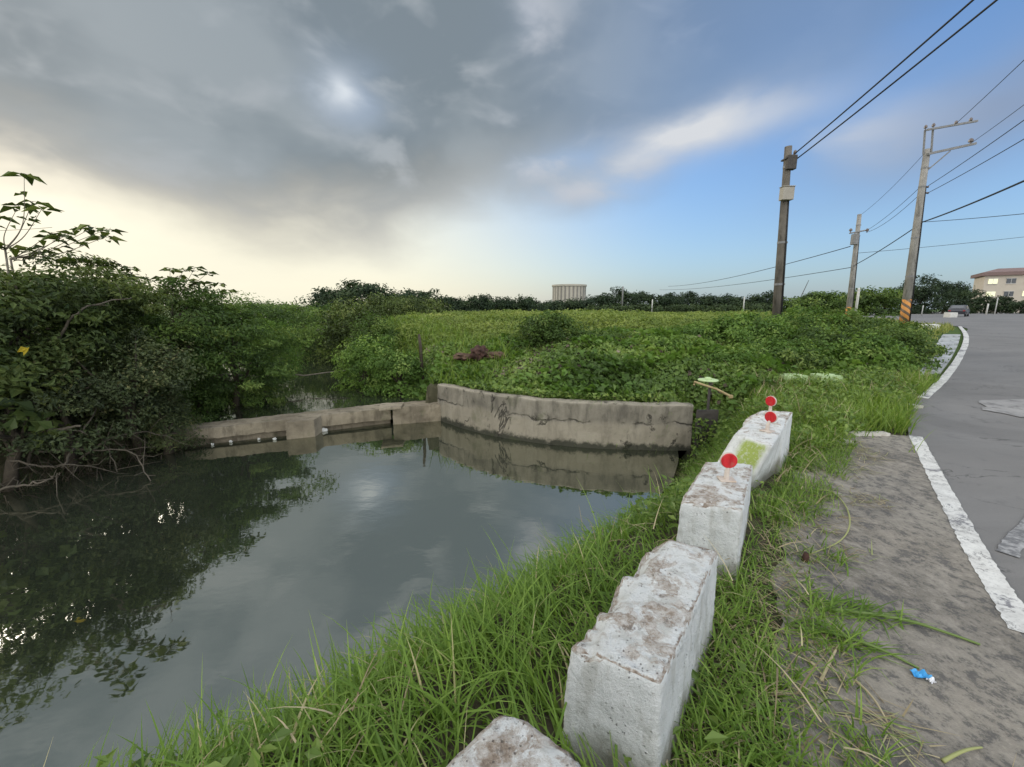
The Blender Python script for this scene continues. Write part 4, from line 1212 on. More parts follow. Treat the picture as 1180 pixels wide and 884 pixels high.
X, Y = scatter(rng, 130000, (-7.5, 8.5), (6.9, 14.5), vine_ok)
vine_patch('vine_cover', X, Y, .088, 'vine', 'broad leaved vines covering the slope behind the retaining wall')
X, Y = scatter(rng, 2600, (-4, 8.2), (8.2, 14), lambda a, b: vine_ok(a, b) & (dist_line(a, b, WALLLINE) > 1.5) & (fbm(a * .8 + 30, b * .8, 3) > .52)); n = len(X)
blades('slope_weeds', X, Y, H(X, Y) + .05, .3 + .3 * rng.random(n), .012 + .01 * rng.random(n), rng.uniform(0, 6.283, n), .5 + 1.0 * rng.random(n), np.clip(.3 + .6 * rng.random(n), 0, .93), 'verge', rng, 'taller green weeds rising through the vines', 4, cat='weeds')
X, Y = scatter(rng, 16000, (-6.5, 8.4), (7.3, 14.2), lambda a, b: vine_ok(a, b) & (fbm(a * .9 + 70, b * .9 + 3, 3) > .53))
vine_patch('broad_weeds', X, Y, .17, 'fol_bright', 'patches of larger leaved weeds among the vines', .10)
X, Y = scatter(rng, 9000, (-6.5, 8.4), (7.6, 14.2), lambda a, b: vine_ok(a, b) & (dist_line(a, b, WALLLINE) > .8) & (fbm(a * 1.1 + 20, b * 1.1 + 33, 3) > .60))
vine_patch('dead_leaves', X, Y, .09, 'brush', 'small patches of withered brown leaves among the vines', .05)
# a few trailing sprigs over the wall top
X = rng.uniform(-1.2, 2.9, 500); Y = np.interp(X, [p[0] for p in wall_base], [p[1] for p in wall_base]) + .24 + .16 * rng.random(500) ** 1.5
C = np.c_[X, Y, -.10 + .10 * rng.random(500)]
V, F, t = leaf_arrays(C, unit(rng.normal(size=(500, 3)) * .6 + (0, -.4, 1)), .085, .07, rng.random(500), rng)
tag(np_mesh('wall_vines', V, F, M['vine'], attrs={'tint': t}), 'vine leaves trailing over the wall top', 'vine', kind='stuff')

# tall field grass
def field_ok(X, Y):
    d = sdf_poly(X, Y, CREEK)
    return (d > 1.0) & (X > -3.7 - .19 * (Y - 11)) & (sdf_poly(X, Y, ROADPOLY) > 1.0) & (X < .62 * Y + 4) & ~((Y < 12.5) & (X > 7))


def field(n_, y0, y1, L0, w0_, seg, nm, lab):
    u = rng.random(n_); Y = y0 * (y1 / y0) ** u; X = rng.uniform(-1.1, 1.1, n_) * Y
    k = field_ok(X, Y); X, Y = X[k], Y[k]; n = len(X)
    sc = np.sqrt(Y / y0)
    p = fbm(X * .35, Y * .35, 3)
    Ln = L0 * (.55 + .7 * rng.random(n)) * (.65 + .7 * p)
    t = np.clip(.5 * rng.beta(2, 2, n) + .75 * (p - .3), 0, 1)
    blades(nm, X, Y, H(X, Y) - .03, Ln, w0_ * sc * (.6 + .8 * rng.random(n)), rng.uniform(0, 6.283, n), .3 + 1.0 * rng.random(n), t, 'field', rng, lab, seg, cat='field grass')


field(42000, 10.8, 26, .42, .015, 3, 'field_grass', 'tall yellow-green grass in the near part of the field')
field(70000, 24, 100, .55, .034, 2, 'far_field_grass', 'yellow-green grass of the field running back to the far trees')
# low leafy weeds mixed through the field, in mounds
u = rng.random(120000); Y = 11.2 * (70 / 11.2) ** u; X = rng.uniform(-1.1, 1.1, len(u)) * Y
k = field_ok(X, Y) & ~vine_ok(X, Y) & (fbm(X * .45 + 3, Y * .45 + 1, 3) > .36); X, Y = X[k], Y[k]; n = len(X)
bz_ = .12 + .55 * np.clip(fbm(X * .45 + 3, Y * .45 + 1, 3) - .36, 0, 1) * 1.9 + .2 * fbm(X * 1.7, Y * 1.7, 2)
C = np.c_[X, Y, H(X, Y) + bz_ - .25 * rng.random(n) ** 2]
sc_ = np.sqrt(Y / 11)
V, F, t = leaf_arrays(C, unit(rng.normal(size=(n, 3)) * .6 + (0, -.3, 1)), .10 * sc_ * (.6 + .8 * rng.random(n)), .07 * sc_, np.clip(.5 * rng.beta(2, 2, n) + .9 * (fbm(X * .5 + 40, Y * .5, 3) - .3), 0, 1), rng)
tag(np_mesh('field_weeds', V, F, M['fieldleaf'], attrs={'tint': t}), 'mounded yellow-green weeds spread over the field', 'weeds', kind='stuff')
# creek bank grasses (left of the field)
X, Y = scatter(rng, 30000, (-14, 0), (9.2, 24), lambda a, b: (sdf_poly(a, b, CREEK) > .15) & (sdf_poly(a, b, CREEK) < 3.2) & (sdf_poly(a, b, POND) > .2) & (a > -4.3 - .6 * (b - 10.5)))
n = len(X)
blades('creek_bank_grass', X, Y, H(X, Y) - .02, .3 + .4 * rng.random(n), .014 + .012 * rng.random(n), rng.uniform(0, 6.283, n), .4 + .8 * rng.random(n), np.clip(rng.beta(2, 2, n), 0, .9), 'verge', rng, 'green grass hanging over the right bank of the creek', 4)
# undergrowth on the left bank
X, Y = scatter(rng, 30000, (-13.5, -5), (3.2, 14), lambda a, b: (np.minimum(sdf_poly(a, b, POND), sdf_poly(a, b, CREEK)) > .05) & (a < -4.8 - .25 * (b - 7)))
n = len(X)
blades('left_bank_grass', X, Y, H(X, Y) - .02, .2 + .45 * rng.random(n), .012 + .012 * rng.random(n), rng.uniform(0, 6.283, n), .5 + .9 * rng.random(n), np.clip(.1 + .45 * rng.random(n) + .45 * (rng.random(n) < .12), 0, 1), 'fol_grey', rng, 'dark tangled grass under the bushes of the left bank', 4)

# ------------------------------------------------------------------ TREES AND BUSHES
TREES = 0


def put(px, ytop, D, wm, label, mat, name='tree', cat='tree', group=None, leaf=.10, n=60, per=60, cr=.45, deep=None, tr=.07, barkm='bark', low=None, wl=.5, parts=('trunk', 'crown'), limbs=7, flat=.65, inner=.25, lump=.25):
    """tree whose crown top shows at ytop when it stands at distance D; wm = crown width in metres"""
    global TREES
    TREES += 1
    p = at_y(px, ytop, D)
    gz = float(H(p[0], p[1]))
    gz = max(gz, -.9)
    zb = gz if low is None else gz + low
    h = max(.3, p[2] - zb)
    c = (p[0], p[1], zb + h * .5)
    return tree(name, label, cat, group, (p[0], p[1], gz), c, (wm / 2, (deep or wm) / 2, h * .5), n, per, cr, leaf, mat, 500 + TREES * 13, tr, barkm, limbs, wl=wl, parts=parts, flat=flat, inner=inner, lump=lump)


BP = ('stem', 'foliage')
LB = 'trees and bushes of the left bank'
put(20, 322, 6.9, 2.6, 'dense dark tree at the left edge of the photo, below the tall bare sprays', 'fol_dark', group=LB, low=.75, leaf=0.096, n=90, per=105, cr=.36, flat=.42, lump=.42, wl=.38, inner=.4)
put(-80, 300, 5.9, 3.2, 'dark bush mostly cut off by the left edge of the photo', 'fol_dark', 'bush', 'bush', LB, low=.7, leaf=0.096, n=80, per=96, cr=.45, parts=BP)
put(105, 312, 8.0, 3.0, 'dark dense tree with a flat top right of the tall sprays', 'fol_dark', group=LB, low=.6, leaf=0.096, n=90, per=122, cr=.36, flat=.42, lump=.42, wl=.38, inner=.4)
put(175, 324, 8.8, 2.8, 'dense tree in the middle of the left bank with drooping leaf sprays on its top', 'fol_mid', group=LB, leaf=0.096, n=85, per=122, cr=.36, flat=.42, lump=.42, wl=.38, inner=.4)
put(255, 352, 9.9, 2.9, 'mid-green tree leaning right towards the creek mouth', 'fol_mid', group=LB, leaf=0.096, n=90, per=122, cr=.36, flat=.42, lump=.42, wl=.38, inner=.4)
put(296, 366, 11.6, 2.3, 'bright green bush overhanging the left side of the creek', 'fol_bright', 'bush', 'bush', LB, leaf=0.074, n=75, per=122, cr=.36, parts=BP, low=1.05, lump=.4)
put(140, 385, 7.15, 2.1, 'grey-green shrub leaning over the pond from the left bank', 'fol_grey', 'shrub', 'shrub', LB, leaf=0.063, n=80, per=105, cr=.33, parts=BP, low=.35)
put(60, 425, 6.4, 1.8, 'dull olive shrub behind the tangled dead branches', 'fol_grey', 'shrub', 'shrub', LB, leaf=0.067, n=60, per=96, cr=.3, parts=BP, low=.5)
put(185, 462, 7.3, .9, 'small grassy bush at the left end of the weir', 'fol_grey', 'bush', 'bush', LB, leaf=0.067, n=34, per=105, cr=.24, parts=BP, wl=.25)
put(222, 428, 9.3, 1.1, 'low bush above the left end of the weir', 'fol_mid', 'bush', 'bush', LB, leaf=0.067, n=45, per=105, cr=.3, parts=BP)
put(-20, 430, 5.7, 1.4, 'large leaved plant at the left edge of the photo with one yellow leaf', 'fol_dark', 'plant', 'plant', LB, leaf=.17, n=24, per=16, cr=.3, parts=BP, wl=.7, low=.6)
put(200, 345, 10.8, 3.0, 'dark tree standing behind the middle of the left bank', 'fol_dark', group=LB, leaf=0.089, n=80, per=105, cr=.5)
put(70, 330, 10.5, 3.4, 'dark tree at the back of the left bank near the edge', 'fol_dark', group=LB, leaf=0.096, n=70, per=105, cr=.55)
put(268, 347, 14.5, 3.4, 'tree behind the bright bush on the left of the creek', 'fol_mid', group=LB, leaf=0.089, n=80, per=105, cr=.5)
put(318, 350, 19, 3.6, 'green tree shading the creek where it bends away', 'fol_mid', group=LB, leaf=0.104, n=80, per=105, cr=.55)
put(368, 372, 24, 4.0, 'dark tree low over the far bend of the creek', 'fol_dark', group=LB, leaf=0.104, n=70, per=105, cr=.5)
put(255, 349, 20, 5, 'tree rising behind the left bank by the yellow horizon', 'fol_mid', group=LB, leaf=0.118, n=80, per=105, cr=.6)
HB = 'trees on the rise beyond the creek'
put(380, 354, 24, 4.6, 'lighter green spreading tree at the foot of the wooded rise', 'fol_mid', group=HB, leaf=.18, n=90, per=60, cr=.65)
put(335, 353, 30, 6.0, 'wide green tree at the left end of the wooded rise', 'fol_mid', group=HB, leaf=.2, n=80, per=60, cr=.8)
put(415, 327, 40, 8.5, 'tallest domed tree on the wooded rise', 'fol_far', group=HB, leaf=.3, n=110, per=60, cr=1.0, flat=.5)
put(385, 338, 44, 5.5, 'domed dark tree left of the tallest one on the rise', 'fol_far', group=HB, leaf=.3, n=80, per=60, cr=.9, flat=.5)
put(457, 336, 44, 5.5, 'dark tree right of the tallest one on the rise', 'fol_far', group=HB, leaf=.3, n=80, per=60, cr=.9, flat=.5)
put(491, 333, 46, 4.8, 'thin crowned tree with sky showing through at the right end of the rise', 'fol_far', group=HB, leaf=.28, n=50, per=45, cr=.7, flat=.5, tr=.14)
put(440, 356, 36, 7, 'mid-green bush row below the domed trees', 'fol_mid', 'bush', 'bush', HB, leaf=.2, n=80, per=50, cr=.7, parts=BP)
put(310, 355, 40, 9, 'low dark trees filling the gap behind the creek', 'fol_far', group=HB, leaf=.3, n=90, per=50, cr=1.1)
put(408, 350, 18.5, 3.2, 'dark olive tree at the inner bend of the creek', 'fol_dark', group=HB, leaf=.14, n=95, per=65, cr=.5)
put(450, 342, 28, 5.0, 'dark green tree between the creek bend and the field', 'fol_dark', group=HB, leaf=.17, n=90, per=60, cr=.6)
put(482, 345, 36, 5.0, 'dark tree at the far left corner of the field', 'fol_dark', group=HB, leaf=.2, n=80, per=60, cr=.7)
put(432, 368, 15.6, 2.2, 'dense shrub under the dark olive tree by the creek', 'fol_mid', 'shrub', 'shrub', HB, leaf=.10, n=80, per=65, cr=.36, parts=BP)
# bushes on the right creek bank and field edge
FB = 'bushes along the field edge'
put(418, 392, 12.6, 1.7, 'round green bush hanging over the right bank of the creek', 'fol_bright', 'bush', 'bush', FB, leaf=.09, n=75, per=70, cr=.3, parts=BP)
put(455, 402, 11.6, 1.7, 'round bright bush beside the upright stick', 'fol_bright', 'bush', 'bush', FB, leaf=.085, n=80, per=80, cr=.28, parts=BP)
put(430, 388, 14.0, 1.7, 'bright bush behind the two round ones by the creek', 'fol_bright', 'bush', 'bush', FB, leaf=.09, n=60, per=70, cr=.3, parts=BP)
put(628, 364, 12.4, 1.9, 'darkest round bush standing in the middle of the field edge', 'fol_mid', 'bush', 'bush', FB, leaf=.10, n=90, per=70, cr=.32, parts=BP)
put(690, 384, 12.6, 2.2, 'low dark bush right of the round one on the field edge', 'fol_mid', 'bush', 'bush', FB, leaf=.10, n=70, per=70, cr=.32, parts=BP)
put(745, 383, 13.2, 1.8, 'low bush at the right of the row on the field edge', 'fol_mid', 'bush', 'bush', FB, leaf=.10, n=60, per=70, cr=.32, parts=BP)
put(800, 376, 13, 2.2, 'leafy bush between the field edge and the dark pole', 'fol_bright', 'bush', 'bush', FB, leaf=.10, n=70, per=70, cr=.34, parts=BP)
RB = 'roadside bushes'
BK = dict(parts=BP, lump=.45, inner=.45)
put(865, 370, 12.5, 2.2, 'bright leafy bush in front of the dark pole', 'fol_bright', 'bush', 'bush', RB, leaf=.105, n=75, per=80, cr=.34, **BK)
put(922, 360, 13.4, 2.4, 'tall bush right of the dark pole', 'fol_bright', 'bush', 'bush', RB, leaf=.10, n=75, per=80, cr=.36, **BK)
put(985, 361, 13.6, 2.6, 'bushy mound in front of the middle pole', 'fol_mid', 'bush', 'bush', RB, leaf=.10, n=80, per=85, cr=.36, **BK)
put(1030, 373, 11.3, 1.9, 'dark glossy bush nearest to the drain slabs', 'fol_mid', 'bush', 'bush', RB, leaf=.085, n=85, per=90, cr=.27, **BK)
put(952, 382, 10.9, 2.0, 'low spreading bush behind the pale green trough edges', 'fol_mid', 'bush', 'bush', RB, leaf=.09, n=70, per=80, cr=.30, **BK)
put(895, 392, 10.4, 1.8, 'low leafy bush behind the farthest white block', 'fol_bright', 'bush', 'bush', RB, leaf=.09, n=65, per=80, cr=.29, **BK)
put(842, 402, 9.7, 1.5, 'low bush behind the rusty gate valve', 'fol_bright', 'bush', 'bush', RB, leaf=.09, n=55, per=75, cr=.27, **BK)
put(1040, 398, 10.2, 1.1, 'small bush at the near end of the drain slabs', 'fol_mid', 'bush', 'bush', RB, leaf=.08, n=50, per=75, cr=.24, **BK)
put(1000, 392, 9.9, 1.9, 'light green bush behind the tall verge grass', 'fol_bright', 'bush', 'bush', RB, leaf=.085, n=70, per=85, cr=.28, **BK)
put(918, 408, 9.5, 1.4, 'small bush between the two trough edges and the white blocks', 'fol_mid', 'bush', 'bush', RB, leaf=.08, n=50, per=80, cr=.25, **BK)
put(770, 392, 10.6, 1.5, 'low mound of leaves above the right end of the retaining wall', 'fol_bright', 'bush', 'bush', RB, leaf=.09, n=50, per=80, cr=.28, **BK)
# far tree line beyond the field
FT = 'far tree line beyond the field'
far = [(525, 345, 120, 'fol_far', 'low dark tree at the left end of the far tree line'), (552, 342, 115, 'fol_far', 'rounded dark tree left of the drum tower by three crowns'), (580, 345, 120, 'fol_far', 'dark tree second to the left of the drum tower'),
       (606, 343, 118, 'fol_far', 'dark tree just left of the drum tower'), (634, 349, 110, 'fol_far', 'low tree at the left foot of the drum tower'), (664, 347, 105, 'fol_far', 'low tree at the right foot of the drum tower'),
       (694, 340, 112, 'fol_far', 'dark tree just right of the drum tower'), (716, 335, 112, 'fol_far', 'tallest tree of the far line, beside a thin pole'), (742, 337, 116, 'fol_far', 'dark rounded tree right of the tallest far tree'),
       (768, 340, 118, 'fol_far', 'dark tree left of the jagged far crowns'), (792, 338, 120, 'fol_far', 'pointed dark tree in the jagged part of the far line'), (816, 341, 122, 'fol_far', 'second pointed dark tree in the jagged part of the far line'),
       (840, 341, 118, 'fol_far', 'dark far tree left of the pale post'), (864, 344, 112, 'fol_far', 'dark far tree behind the pale post'), (884, 339, 110, 'fol_far', 'thin far tree just left of the dark pole')]
for px, yt, D, mt, lb in far:
    put(px, yt, D, 7.5 + (px % 5) * .5, lb, mt, group=FT, leaf=.6, n=70, per=40, cr=1.5, tr=.2, deep=8, limbs=4)
for px, yt, D, lb in [(700, 353, 92, 'pale low bush below the tallest far tree'), (740, 352, 90, 'pale low bush in the middle of the far hedge'), (790, 351, 92, 'light green low bush under the jagged far trees'), (835, 352, 90, 'light green low bush left of the pale post'), (875, 352, 88, 'light green low bush beside the dark pole, far off')]:
    put(px, yt, D, 9, lb, 'fol_far2', 'bush', 'bush', 'pale bushes below the far trees', leaf=.5, n=50, per=40, cr=1.0, parts=BP, deep=5)
RT = 'trees beyond the poles'
for px, yt, D, w, mt, lb in [(925, 345, 62, 6, 'fol_mid', 'green tree between the dark pole and the middle pole'), (950, 337, 62, 6.5, 'fol_mid', 'rounded green tree left of the middle pole'), (985, 335, 66, 6.5, 'fol_mid', 'green tree behind the middle pole'), (1015, 333, 64, 6.5, 'fol_mid', 'green tree between the middle pole and the striped pole'),
                             (1045, 328, 85, 8, 'fol_far', 'dark tree behind the striped pole'), (1068, 320, 84, 9, 'fol_far', 'tallest dark tree right of the striped pole'), (1092, 327, 88, 8, 'fol_far', 'dark tree above the parked car'), (1112, 329, 95, 7, 'fol_far', 'dark tree at the left corner of the building')]:
    put(px, yt, D, w, lb, mt, group=RT, leaf=.42, n=85, per=45, cr=1.15, tr=.2, limbs=4)
for px, yt, D, w, lb in [(1128, 344, 92, 7, 'hedge clump at the left foot of the building'), (1152, 343, 90, 7, 'hedge clump below the lit windows of the building'), (1178, 347, 88, 7, 'hedge clump at the right edge of the photo'), (1206, 346, 88, 7, 'hedge clump beyond the right edge of the photo')]:
    put(px, yt, D, w, lb, 'fol_far', 'hedge', 'hedge', 'hedge in front of the building', leaf=.35, n=70, per=40, cr=.8, parts=BP, deep=3, tr=.1, limbs=3)
# ground behind far trees stays dark: a few low bushes closing gaps
for px, D in [(560, 135), (600, 140), (650, 140), (700, 138), (760, 140), (820, 140), (870, 135)]:
    put(px, 351, D, 16, 'low dark bush closing the far tree line', 'fol_far', 'bush', 'bush', 'low dark bushes behind the far trees', leaf=.7, n=70, per=36, cr=1.5, parts=BP, deep=6, limbs=3)

# umbrella-leaved sapling with bare stems against the sky
def spray_plant(name, label, base, tips, leafL, group, nl=9, stem=.018, hub=None):
    rng = np.random.default_rng(int(abs(base[0]) * 1000))
    e = empty(name, base, label, 'sapling', group)
    mb = MB(); C = []; Nn = []; Hd = []; T = []; LL = []
    base = np.array(base)
    hub = base + (np.array(tips[0]) - base) * .35 if hub is None else np.array(hub)
    mb.tube([base, (base + hub) / 2 + rng.normal(size=3) * .03, hub], [stem * 1.5, stem * 1.2, stem], 7)
    for tp in tips:
        tp = np.array(tp)
        side_ = rng.normal(size=3) * .05
        pth = catmull([hub, hub + (tp - hub) * .4 + (0, 0, -.02 * np.linalg.norm(tp - hub)) + side_, tp], 6)
        mb.tube(pth, np.linspace(stem * .7, stem * .22, len(pth)), 6)
        for k in range(nl):
            a = 2 * math.pi * (k + rng.random() * .6) / nl
            d = np.array([math.cos(a), math.sin(a), -.42 + .45 * rng.random()])
            L = leafL * (.65 + .6 * rng.random())
            C.append(tp + d * L * .62); Hd.append(d); Nn.append((-d[0] * .15 + rng.normal() * .2, rng.normal() * .2, 1)); LL.append(L); T.append(rng.random())
            mb.tube([tp, tp + d * L * .25], [stem * .16, stem * .1], 4)
        # second ring below
        for k in range(nl // 3):
            a = rng.random() * 6.283; f = .72 + .15 * rng.random()
            q = pth[int(f * (len(pth) - 1))]; d = np.array([math.cos(a), math.sin(a), -.3 + .4 * rng.random()]); L = leafL * (.5 + .5 * rng.random())
            C.append(q + d * L * .62); Hd.append(d); Nn.append((rng.normal() * .25, rng.normal() * .25, 1)); LL.append(L); T.append(rng.random())
    mb.build('stem', M['palebark'], e, sm=True)
    C = np.array(C); Nn = unit(np.array(Nn)); LL = np.array(LL)
    V, F, t = leaf_arrays(C, Nn, LL, LL * .5, np.array(T), rng, .3, np.array(Hd))
    np_mesh('leaves', V, F, M['fol_dark'], e, attrs={'tint': t})
    return e


def tips_px(lst, D):
    return [at_y(px, py, D + dd) for px, py, dd in lst]


bz = at_y(5, 330, 6.7); SPG = 'saplings rising above the left bank'
spray_plant('sapling', 'tall bare stemmed sapling with umbrella tufts of leaves against the bright sky', (bz[0], bz[1], .7), tips_px([(28, 200, 0), (38, 232, .2), (22, 236, .1), (50, 238, -.1), (-6, 246, .1), (10, 282, 0)], 6.7), .23, SPG, 6, .013, at_y(6, 288, 6.7))
bz = at_y(20, 335, 6.9)
spray_plant('sapling', 'sapling whose long arched stem reaches right over the dark bushes', (bz[0], bz[1], .8), tips_px([(124, 264, .1), (108, 262, 0), (92, 263, .1), (72, 272, 0), (60, 268, .1), (45, 286, 0), (122, 273, .0)], 6.9), .21, SPG, 6, .013, at_y(12, 298, 6.9))
for lst, D, lab in [([(88, 297, 0), (105, 299, .2), (78, 300, .1)], 7.8, 'small pair of leaf tufts above the flat topped tree'), ([(150, 308, 0), (144, 316, .1), (158, 318, .2)], 8.6, 'single umbrella leaf tuft above the middle trees'),
                    ([(196, 309, 0), (212, 310, .2), (225, 308, .1), (240, 314, 0), (205, 318, .1), (252, 326, 0), (190, 320, .1), (232, 324, 0), (262, 334, .1), (216, 322, 0)], 9.4, 'drooping leaf sprays with sky between them above the mid-green tree')]:
    b0 = at_y(lst[0][0] + 3, lst[0][1] + 55, D)
    spray_plant('sapling', lab, tuple(b0), tips_px(lst, D), .2, SPG, 8, .014)
# yellow leaves
for k, (px, py, D, lb) in enumerate([(25, 403, 5.6, 'yellow leaf on the large leaved plant at the left edge')]):
    p = at_y(px, py, D)
    V, F, t = leaf_arrays(np.array([p, p + (.05, 0, -.02)]), unit(np.array([[.2, -.8, .5], [0, -.8, .6]])), .13, .09, np.array([.4, .8]), rng)
    tag(np_mesh('yellow_leaf', V, F, M['yellow_leaf'], origin=p, attrs={'tint': t}), lb, 'leaf')

# dead branches tangled at the foot of the left bank
def branch(name, label, pix, rad, cat='branch', twigs=0, matn='twig', group=None):
    P = catmull([at_y(*q) for q in pix], 6)
    P = P + RNG.normal(size=P.shape) * .012
    mb = MB(); mb.tube(P, np.linspace(rad, rad * .35, len(P)), 7)
    for _ in range(twigs):
        i = RNG.integers(2, len(P) - 1); d = RNG.normal(size=3) * (.25, .15, .22); d[2] -= .05
        mb.tube([P[i], P[i] + d * .6 + RNG.normal(size=3) * .02, P[i] + d], [rad * .35, rad * .22, rad * .08], 5)
    return tag(mb.build(name, M[matn], None, P[0], sm=True), label, cat, group)


DB = 'dead branches on the left bank'
branch('dead_branch', 'bare forked branch rising among the dark bushes behind the thick one', [(30, 540, 6.0), (45, 500, 6.1), (75, 462, 6.3), (112, 440, 6.5)], .024, twigs=8, group=DB)
branch('dead_branch', 'bent dead branch under the grey-green shrub', [(90, 530, 6.4), (130, 505, 6.6), (170, 498, 6.9), (200, 505, 7.1)], .018, twigs=9, group=DB)
branch('dead_branch', 'thick dead branch with a pale broken end lying over the left bank', [(-30, 512, 5.9), (20, 502, 6.0), (60, 495, 6.0), (92, 491, 6.0)], .045, twigs=4, group=DB)
branch('dead_branch', 'dead branch forking upward from the thick one', [(5, 508, 6.0), (40, 492, 6.1), (58, 474, 6.2), (100, 470, 6.3)], .03, twigs=4, group=DB)
branch('dead_branch', 'long thin dead branch bending down into the pond', [(45, 520, 6.1), (100, 519, 6.3), (150, 522, 6.4), (175, 555, 6.0)], .018, twigs=8, group=DB)
branch('dead_branch', 'short dead branch hanging near the water left of the weir', [(110, 488, 6.6), (125, 520, 6.5), (135, 545, 6.3)], .016, twigs=5, group=DB)
branch('dead_branch', 'low brush lying at the water line on the far left', [(-20, 566, 5.3), (20, 560, 5.4), (55, 553, 5.5), (70, 545, 5.6)], .02, twigs=14, group=DB)
branch('dead_branch', 'thin leaning dead branch in front of the grey-green shrub', [(70, 540, 6.0), (95, 500, 6.3), (120, 455, 6.8), (128, 430, 7.0)], .018, twigs=6, group=DB)
branch('dead_branch', 'knotted dead brush beside the low brush on the far left', [(10, 530, 5.7), (50, 538, 5.8), (90, 536, 6.0), (120, 540, 6.2)], .016, twigs=14, group=DB)
branch('tree_limb', 'pale bare limb arching among the dark bushes', [(62, 400, 6.4), (85, 365, 6.4), (110, 350, 6.6), (150, 345, 6.9)], .022, twigs=3, group=DB)

# brown brush: many thin dead twigs matted along the left water edge
X, Y = scatter(rng, 5200, (-11, -5.2), (3.0, 7.4), lambda a, b: (sdf_poly(a, b, POND) > -.12) & (sdf_poly(a, b, POND) < 1.3))
n = len(X)
blades('dead_brush', X, Y, H(X, Y) + .25 * rng.random(n), .35 + .6 * rng.random(n), .008 + .007 * rng.random(n), rng.normal(size=n) * 1.1 - .4, 1.2 + 3.0 * rng.random(n), np.clip(rng.beta(2, 3, n), 0, 1), 'brush', rng, 'matted brown dead twigs along the left water edge', 4, curl=.3, cat='brush')
# pipe across the creek, stick by the bush
branch('pole_pipe', 'thin pale pipe spanning the creek between its banks', [(238, 432, 11.0), (300, 433.5, 11.8), (350, 432, 12.4), (398, 427, 12.9)], .035, 'pipe', matn='palebark')
st = at_y(484, 385, 11.6)
mb = MB(); mb.tube([(st[0] + .03, st[1], float(H(st[0], st[1])) - .1), (st[0], st[1], .6), (st[0] - .03, st[1], st[2])], [.05, .045, .035], 8)
tag(mb.build('wooden_stake', M['bark'], None, (st[0], st[1], 0), sm=True), 'upright weathered stake beside the round bright bush', 'stake')
# heap of reddish-brown rubbish in the vines
M['rust'] = plain_mat('rust_red', (.075, .036, .026), (.035, .022, .018), 9, .85, .2, .6)
M['brown'] = plain_mat('dead_leaf_brown', (.13, .08, .05), (.06, .04, .03), 9, .9, .2, .6)
p = at_y(553, 406, 11.2)
for k, (dx, dz, w, h, mt, lb) in enumerate([(0, .0, .24, .19, 'rust', 'reddish-brown lump of rubbish among the vines'), (-.45, -.10, .24, .10, 'brown', 'flattened brown dead clump left of the red lump'), (.42, -.06, .26, .10, 'brown', 'brown withered clump right of the red lump')]):
    bm = bmesh.new(); bmesh.ops.create_icosphere(bm, subdivisions=3, radius=1)
    V = []
    for v in bm.verts:
        q = v.co; s = 1 + .45 * mnoise.noise(q * 2.2 + Vector((k * 7, 0, 0))) + .2 * mnoise.noise(q * 6)
        V.append((p[0] + dx + q.x * w * s, p[1] + q.y * .2 * s - .15, p[2] + dz + q.z * h * s))
    Fc = [[v.index for v in f.verts] for f in bm.faces]; bm.free()
    tag(np_mesh('debris_heap', np.array(V), Fc, M[mt], origin=p), lb, 'debris', 'withered debris in the vines')

# ------------------------------------------------------------------ GATE VALVE AND TROUGH EDGES
M['palegreen'] = plain_mat('pale_green_paint', (.45, .56, .30), (.32, .42, .20), 9, .7, .3)
M['ochre'] = plain_mat('rusty_yellow', (.42, .34, .18), (.25, .17, .08), 9, .75, .3)
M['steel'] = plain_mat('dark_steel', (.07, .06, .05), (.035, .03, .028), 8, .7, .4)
M['black'] = plain_mat('black_plastic', (.012, .012, .013), (.022, .022, .022), 6, .75, .2)
g0 = at_y(818, 445, 7.2); gz = float(H(g0[0], g0[1]))
e = empty('sluice_gate', (g0[0], g0[1], gz), 'rusty sluice gate stand with a yellowish crossbar and pale green wheel', 'sluice gate')
pl = at_y(816, 438, 7.25); mb = MB(); mb.tube([(pl[0], pl[1], pl[2] - .012), (pl[0], pl[1], pl[2] + .012)], [.17, .17], 20); mb.tube([(pl[0], pl[1], pl[2] + .012), (pl[0], pl[1], pl[2] + .05)], [.06, .05], 12); mb.build('wheel_plate', M['palegreen'], e, bevel=.008)
c0 = at_y(800, 440, 7.15); c1 = at_y(842, 457, 7.1); mb = MB(); mb.tube([c0 + (0, 0, -.06), c0, c0 * .4 + c1 * .6 + (0, 0, .03), c1], [.018, .02, .02, .024], 8); mb.box(c1, (.06, .05, .055)); mb.build('crossbar', M['ochre'], e, bevel=.006)
mb = MB(); mb.tube([(g0[0], g0[1], gz - .2), (g0[0], g0[1], pl[2])], [.024, .024], 10); mb.box((g0[0] - .16, g0[1] + .02, gz + .1), (.04, .04, .7)); mb.box((g0[0] + .16, g0[1] + .02, gz + .1), (.04, .04, .7)); mb.build('screw_stem', M['steel'], e)
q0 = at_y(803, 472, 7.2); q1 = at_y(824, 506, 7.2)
rough_box([(q0[0], 7.16), (q1[0], 7.16), (q1[0], 7.22), (q0[0], 7.22)], q1[2] - .15, q0[2], M['steel'], 'shade_plate', e, cell=.06, rough=.015, rnd=.008)  # dark plate added to stand in for the shadowed opening under the crossbar
n = 260
C = np.c_[rng.uniform(q0[0] - .1, q1[0] + .25, n), 7.02 + .1 * rng.random(n), q0[2] - .75 + .62 * rng.random(n) ** 1.2]
V, F, t = leaf_arrays(C, unit(rng.normal(size=(n, 3)) * .6 + (0, -.6, .7)), .05 + .06 * rng.random(n), .03 + .03 * rng.random(n), rng.random(n), rng)
tag(np_mesh('gate_weeds', V, F, M['vine'], attrs={'tint': t}), 'leafy weeds growing around the foot of the sluice gate', 'weeds', kind='stuff')
